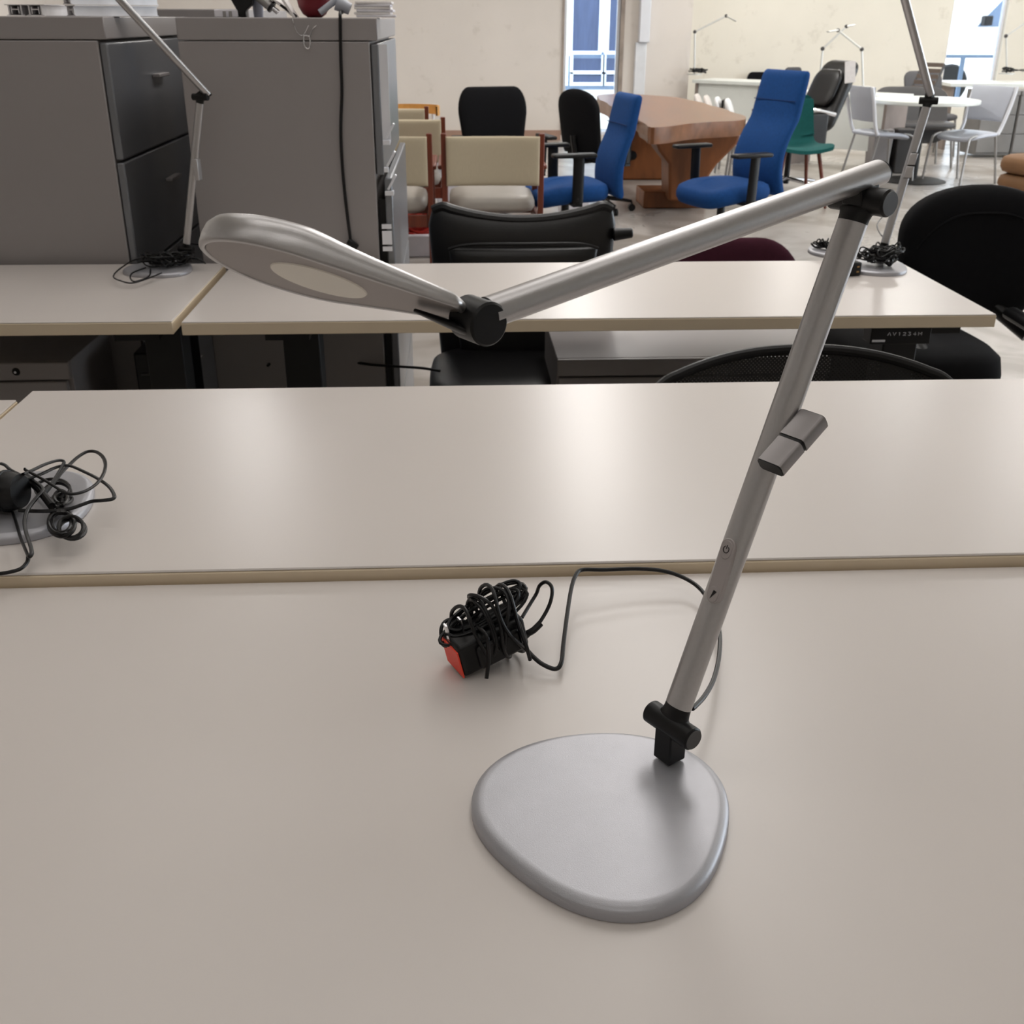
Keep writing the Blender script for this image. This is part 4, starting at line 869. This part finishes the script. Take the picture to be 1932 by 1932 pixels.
# black leather recliner with tag
rp = aty2(1572, 222, .65); Yr = rp[1]+.4
t = thing('recliner_chair', 'black leather high-back chair with chrome arms and a white price tag', 'office chair', (atY(1570, 200, Yr).x-.34, Yr, 0), math.radians(-72))
zrr = atY(1590, 106, Yr+.25).z
def rpf(z): return .22+(z-.5)*.42
obj('seat', M().seatpad(.52, .5, .47, .12), LEATH, t, angle=60)
obj('backrest', M().cushion(rounded(.24, .22, .12), zrr-.53, .13, z0=.5, prof=rpf), LEATH, t, angle=60)
obj('headrest', M().cushion(rounded(.19, .18, .3), .3, .07, z0=zrr-.40, prof=lambda z: rpf(z)-.08), LEATH, t, angle=60)
tg = atY(1604, 136, Yr-.22); obj('price_tag', M().obox(tg, ((1, 0, .12), (-.12, 0, 1), (0, 1, 0)), (.045, .085, .002)), PAPER, t, world=True, label='white price tag')
for s_ in (-1, 1):
    a_ = obj('armrest', M().tube(spline([(s_*.30, .22, .66), (s_*.31, 0, .70), (s_*.30, -.22, .66)], 6), .018, 10), CHROME, t); obj('arm_panel', M().box(s_*.29-.02, s_*.29+.02, -.12, .16, .36, .68), LEATH, a_, bevel=.02)
star(t, seat_z=.45, mt=CHROME)
# white cafe chairs
def cafe(label, loc, rz):
    t = thing('cafe_chair', label, 'chair', (loc[0], loc[1], 0), rz, 'white stacking cafe chairs')
    obj('seat', M().seatpad(.45, .44, .46, .04, droop=.04), LGREY, t, angle=60)
    b_ = obj('backrest', M().cushion(lambda v: .19+.035*v, .30, .018, z0=.55, prof=lambda z: .20+(z-.45)*.22, curve=-.6), LGREY, t, angle=60)
    for s_ in (-1, 1): obj('back_frame', M().tube(spline([(s_*.205, .16, .44), (s_*.21, .20, .52), (s_*.225, .25, .70), (s_*.225, .29, .85)], 5), .016, 8), WHITEP, b_)
    for s_ in (-1, 1):
        obj('leg', M().tube(spline([(s_*.20, -.12, .44), (s_*.20, -.20, .425), (s_*.205, -.235, .36), (s_*.215, -.27, 0)], 5), .011, 8), GLEG, t)
        obj('leg', M().tube([(s_*.20, .14, .44), (s_*.215, .24, 0)], .011, 8), GLEG, t)
    return t
c1p = aty2(1662, 246, .46); c2p = aty2(1826, 248, .46)
ck = cafe('white cafe chair left of the round table, facing right', c1p, math.radians(102))
c2 = copy_tree(ck); place(c2, (c2p[0], c2p[1], 0), math.radians(-62), 'white cafe chair right of the round table, facing left')
# round table
rb = at(1722, 334, 0); rtx = at(1745, 188, .73); RR = (at(1845, 188, .73)-at(1650, 188, .73)).length/2
t = thing('round_table', 'white round pedestal table on a dark disc foot', 'table', (rtx.x, rtx.y, 0))
obj('tabletop', M().cyl((0, 0, .70), (0, 0, .735), RR, n=48, bev=.006), WTOP, t)
obj('pedestal', M().cyl((0, 0, .02), (0, 0, .70), .035), BLKM, t)
obj('foot_disc', M().lathe([(.001, 0), (.30, 0), (.30, .008), (.26, .02), (.06, .03), (.001, .03)], (0, 0, 0), 40), BLKM, t)
# grey shell chair behind the round table, slatted chair, mesh chair
def lounge(label, x, y, Y, w_, h_, mt, rz, name='lounge_chair', slats=False, zt=None, lean=.35):
    p = atY(x, y, Y); t = thing(name, label, 'chair', (p.x, Y, 0), rz); zt = p.z
    if slats:
        m_ = M()
        for k in range(9): z = zt-h_+h_*k/8.5; m_.box(-w_, w_, .2+(z-.5)*lean, .215+(z-.5)*lean, z, z+h_/12)
        obj('backrest', m_, mt, t); obj('back_frame', M().tube([(-w_, .21+(zt-h_-.5)*lean, zt-h_), (-w_, .21+(zt-.5)*lean, zt)], .014, 8).tube([(w_, .21+(zt-h_-.5)*lean, zt-h_), (w_, .21+(zt-.5)*lean, zt)], .014, 8), DGREY, t)
    else: obj('backrest', M().cushion(rounded(w_*.95, w_, .2), h_, .05, z0=zt-h_, prof=lambda z: .2+(z-.5)*lean, curve=-.5), mt, t, angle=60)
    obj('seat', M().seatpad(w_*2, .46, .45, .07), mt, t, angle=60)
    for a, b_ in ((-1, -1), (1, -1), (-1, 1), (1, 1)): obj('leg', M().cyl((a*w_*.95, b_*.2, 0), (a*w_*.8, b_*.17, .42), .012, n=8), GLEG, t)
    return t
lounge('dark grey shell chair behind the round table', 1735, 166, 11.6, .40, .55, DGREY, 0)
lounge('brown slatted high-back chair leaning behind the round table left side', 1712, 122, 12.3, .14, .5, mat('slat_brown', (104, 92, 84), .6), math.radians(-60), 'slatted_chair', True, lean=.5)
lounge('black framed mesh chair behind the raised lamp arm', 1770, 136, 12.6, .24, .42, mat('mesh_dark', (74, 72, 74), .7), math.radians(10), 'mesh_chair')
lounge('small black chair top showing over the corner desk', 1441, 137, 15.25, .17, .45, BLKF, 0, 'task_chair', lean=.1)
lounge('black straight-back chair between the blue chair and the recliner', 1504, 127, 12.6, .12, .55, DGREY, math.radians(14), 'stacking_chair', lean=-.3)
# row of pale chairs behind the slab table
for i, px in enumerate((1358, 1378, 1402, 1424)):
    t = lounge(['pale grey chair in the row behind the slab table, leftmost', 'pale grey chair in the row behind the slab table, second from left', 'white chair with a black inner edge in the row behind the slab table', 'white chair in the row behind the slab table, next to the tall blue chair'][i], px, 178+i*3, 12.1-.46*i, .16, .42, mat('row_chair_%d' % i, (206, 198, 192) if i < 2 else (226, 226, 226), .5), math.radians(70), 'stacking_chair', lean=.3)
    t['group'] = 'pale chairs lined up behind the slab table'
    if i == 2: obj('inner_edge', M().box(-.14, .14, .17, .19, atY(px, 184, 11.2).z-.34, atY(px, 184, 11.2).z-.02), BLK, t)
# tan chair at the right edge
tn = aty2(1932, 300, .45); t = thing('tan_armchair', 'tan upholstered armchair cut off by the right photo edge', 'armchair', (tn[0]+.28, tn[1]+.1, 0), math.radians(-70))
obj('seat', M().seatpad(.62, .6, .46, .14).seatpad(.62, .6, .32, .12), TAN, t, angle=60); obj('backrest', M().cushion(rounded(.3, .3), .42, .12, z0=.45, prof=lambda z: .26+(z-.45)*.2), TAN, t, angle=60)
obj('leg', M().cyl((-.25, -.25, 0), (-.25, -.25, .2), .02).cyl((.25, -.25, 0), (.25, -.25, .2), .02).cyl((-.25, .25, 0), (-.25, .25, .2), .02).cyl((.25, .25, 0), (.25, .25, .2), .02), DGREY, t)

# ------------------------------------------------------------ desks and cabinets along the back walls
def far_desk(label, P0, P1, dep, z, panel=True, mt=WTOP):
    P0, P1 = V(P0), V(P1); d = (P1-P0); d.z = 0; L_ = d.length; d.normalize(); ang = math.atan2(d.y, d.x)
    t = thing('side_desk', label, 'desk', (P0.x, P0.y, 0), ang)
    obj('desktop', M().box(0, L_, 0, dep, z-.04, z), mt, t, bevel=.004)
    for x in (.03, L_-.06): obj('side_panel', M().box(x, x+.03, .03, dep-.03, 0, z-.04), mat('panel_taupe_%.1f%.1f' % (x, P0.x), (140, 128, 122), .6), t)
    if panel: obj('modesty_panel', M().box(.06, L_-.06, .06, .08, .2, z-.04), WTOP, t)
    return t
A0 = at(1306, 150, .73); A1 = at(1446, 157, .73)
far_desk('white topped desk in the alcove corner with a slim lamp on it', (A0.x, A0.y, 0), (A1.x, A1.y+.2, 0), .55, .73)
B0 = at(1565, 176, .73); B1 = at(1705, 186, .73)
far_desk('long white desk along the yellow wall behind the recliner', (B0.x-.3, B0.y+.4, 0), (B1.x+.0, B1.y+.35, 0), .5, .73, True)
C0 = at(1795, 156, .74); C1 = at(1932, 156, .74)
far_desk('white topped desk on black legs under the right window', (C0.x-.05, C0.y-.1, 0), (C1.x+1.0, C0.y-.35, 0), .7, .74, False)
for i, (px, lab) in enumerate(((1848, 'grey drawer unit under the right window desk, left of its neighbour'), (1905, 'grey drawer unit at the right edge under the window desk'))):
    p = at(px, 292, 0); lowcab('drawer_unit', lab, p.x+.20+.06*i, p.y-.3, .70, .40, .45, False, mat('unit_grey_%d' % i, (122, 120, 118), .5))
# black desk leg frame in front of the units
p = at(1918, 296, 0); tag(obj('table_leg', M().box(p.x-.04, p.x+.04, p.y-.45, p.y-.38, 0, .70), BLKM), 'black square table leg at the right edge before the grey drawer units', 'leg')
# dark bins under the round table
for i, (px, lab) in enumerate(((1656, 'grey waste bin under the white chair left of the round table'), (1700, 'darker grey waste bin beside the round table pedestal'))):
    p = atY(px, 290, 11.1); tag(obj('waste_bin', M().loft([[V((p.x+sx*.10*k_, 11.1+sy*.11*k_, z)) for sx, sy in ((-1, -1), (1, -1), (1, 1), (-1, 1))] for z, k_ in ((0, .85), (.42, 1))]), CAB if i == 0 else DGREY, bevel=.01), lab, 'bin')
# slim lamps by the wall
def slim(label, pts, Y, group='slim desk lamps along the back wall', head=True):
    w_ = [atY(x, y, Y) for x, y in pts]; t = thing('desk_lamp', label, 'desk lamp', (w_[0].x, Y, w_[0].z), 0, group); G_ = mat('slim_lamp_%d' % int(pts[0][0]), (200, 200, 196), .4, .3)
    obj('base', M().cyl(w_[0], w_[0]+V((0, 0, .012)), .09, n=24), G_, t, world=True)
    obj('lower_arm', M().cyl(w_[0]+V((0, 0, .012)), w_[1], .011, n=8), G_, t, world=True)
    obj('elbow_joint', M().ball(w_[1], .022, 8), DGREY, t, world=True)
    obj('upper_arm', M().cyl(w_[1], w_[2], .011, n=8), G_, t, world=True)
    if len(w_) > 3: obj('head_hinge', M().ball(w_[2], .02, 8), DGREY, t, world=True); dd = (w_[3]-w_[2]); obj('lamp_head', M().oval(w_[2], w_[3], (0, 1, 0), .03, .010, n=14, ra1=.05, rb1=.008), G_, t, world=True)
    return t
zt2 = A0.y
SL1 = slim('slim grey lamp on the alcove corner desk, arm bent right', [(1310, 141), (1311, 60), (1370, 30), (1388, 40)], A0.y+.12)
slim('slim lamp behind the recliner with its arm reaching up to the right', [(1546, 160), (1552, 92), (1597, 50), (1612, 47)], B0.y+.7)
slim('slim lamp right of the recliner with its arm reaching up to the left', [(1628, 165), (1626, 93), (1581, 57), (1562, 60)], B0.y+.6)
SL2 = slim('slim white lamp on the desk at the right photo edge', [(1899, 140), (1898, 68), (1945, 36), (1960, 44)], C0.y+.2)
for (pa_, lab, sd_) in ((SL1, 'small black cord heap at the lamp foot', 31), (SL2, 'black cord heap at the lamp foot', 33)):
    p = pa_.matrix_basis.translation+V((.05, 0, .012)); z = p.z; tangle('power_cord', lab, (p.x, p.y, z), .16, .07, .07, 10, .006, seed=sd_, parent=pa_)

# ------------------------------------------------------------ floor clutter
p = at(786, 474, 0); p = V((p.x, 7.0, 0)); p = atY(782, 455, 7.25)
t = thing('cable_bundle', 'bundle of red cables in a pale tray on the floor beyond the cabinet', 'cable bundle', (p.x, 7.12, 0))
m_ = M()
for i in range(14): rr = random.Random(i+70); m_.tube(loop(V((rr.uniform(-.06, .06), rr.uniform(-.05, .05), .16+rr.uniform(0, .12))), V((1, 0, .05)), V((0, .6, .5)).normalized(), .13+rr.uniform(-.04, .03), .08, wob=.012, n_=22, seed=i+80), .010, 6, True)
obj('cables', m_, REDC, t); obj('tray', M().box(-.22, .2, -.12, .12, 0, .14), BOXW, t, bevel=.01)
p = atY(1085, 385, 8.3); tag(obj('white_floor_box', M().box(p.x-.12, p.x+.1, 8.2, 8.4, 0, .22), BOXW, bevel=.01), 'small white box on the floor between the blue chair and the cream armchair', 'box')
p = atY(845, 340, 8.6); tag(obj('carton', M().box(p.x-.09, p.x+.09, 8.9, 9.1, .0, .44), BOXW, bevel=.006), 'white carton seen through the gap under the cream chair back', 'box')
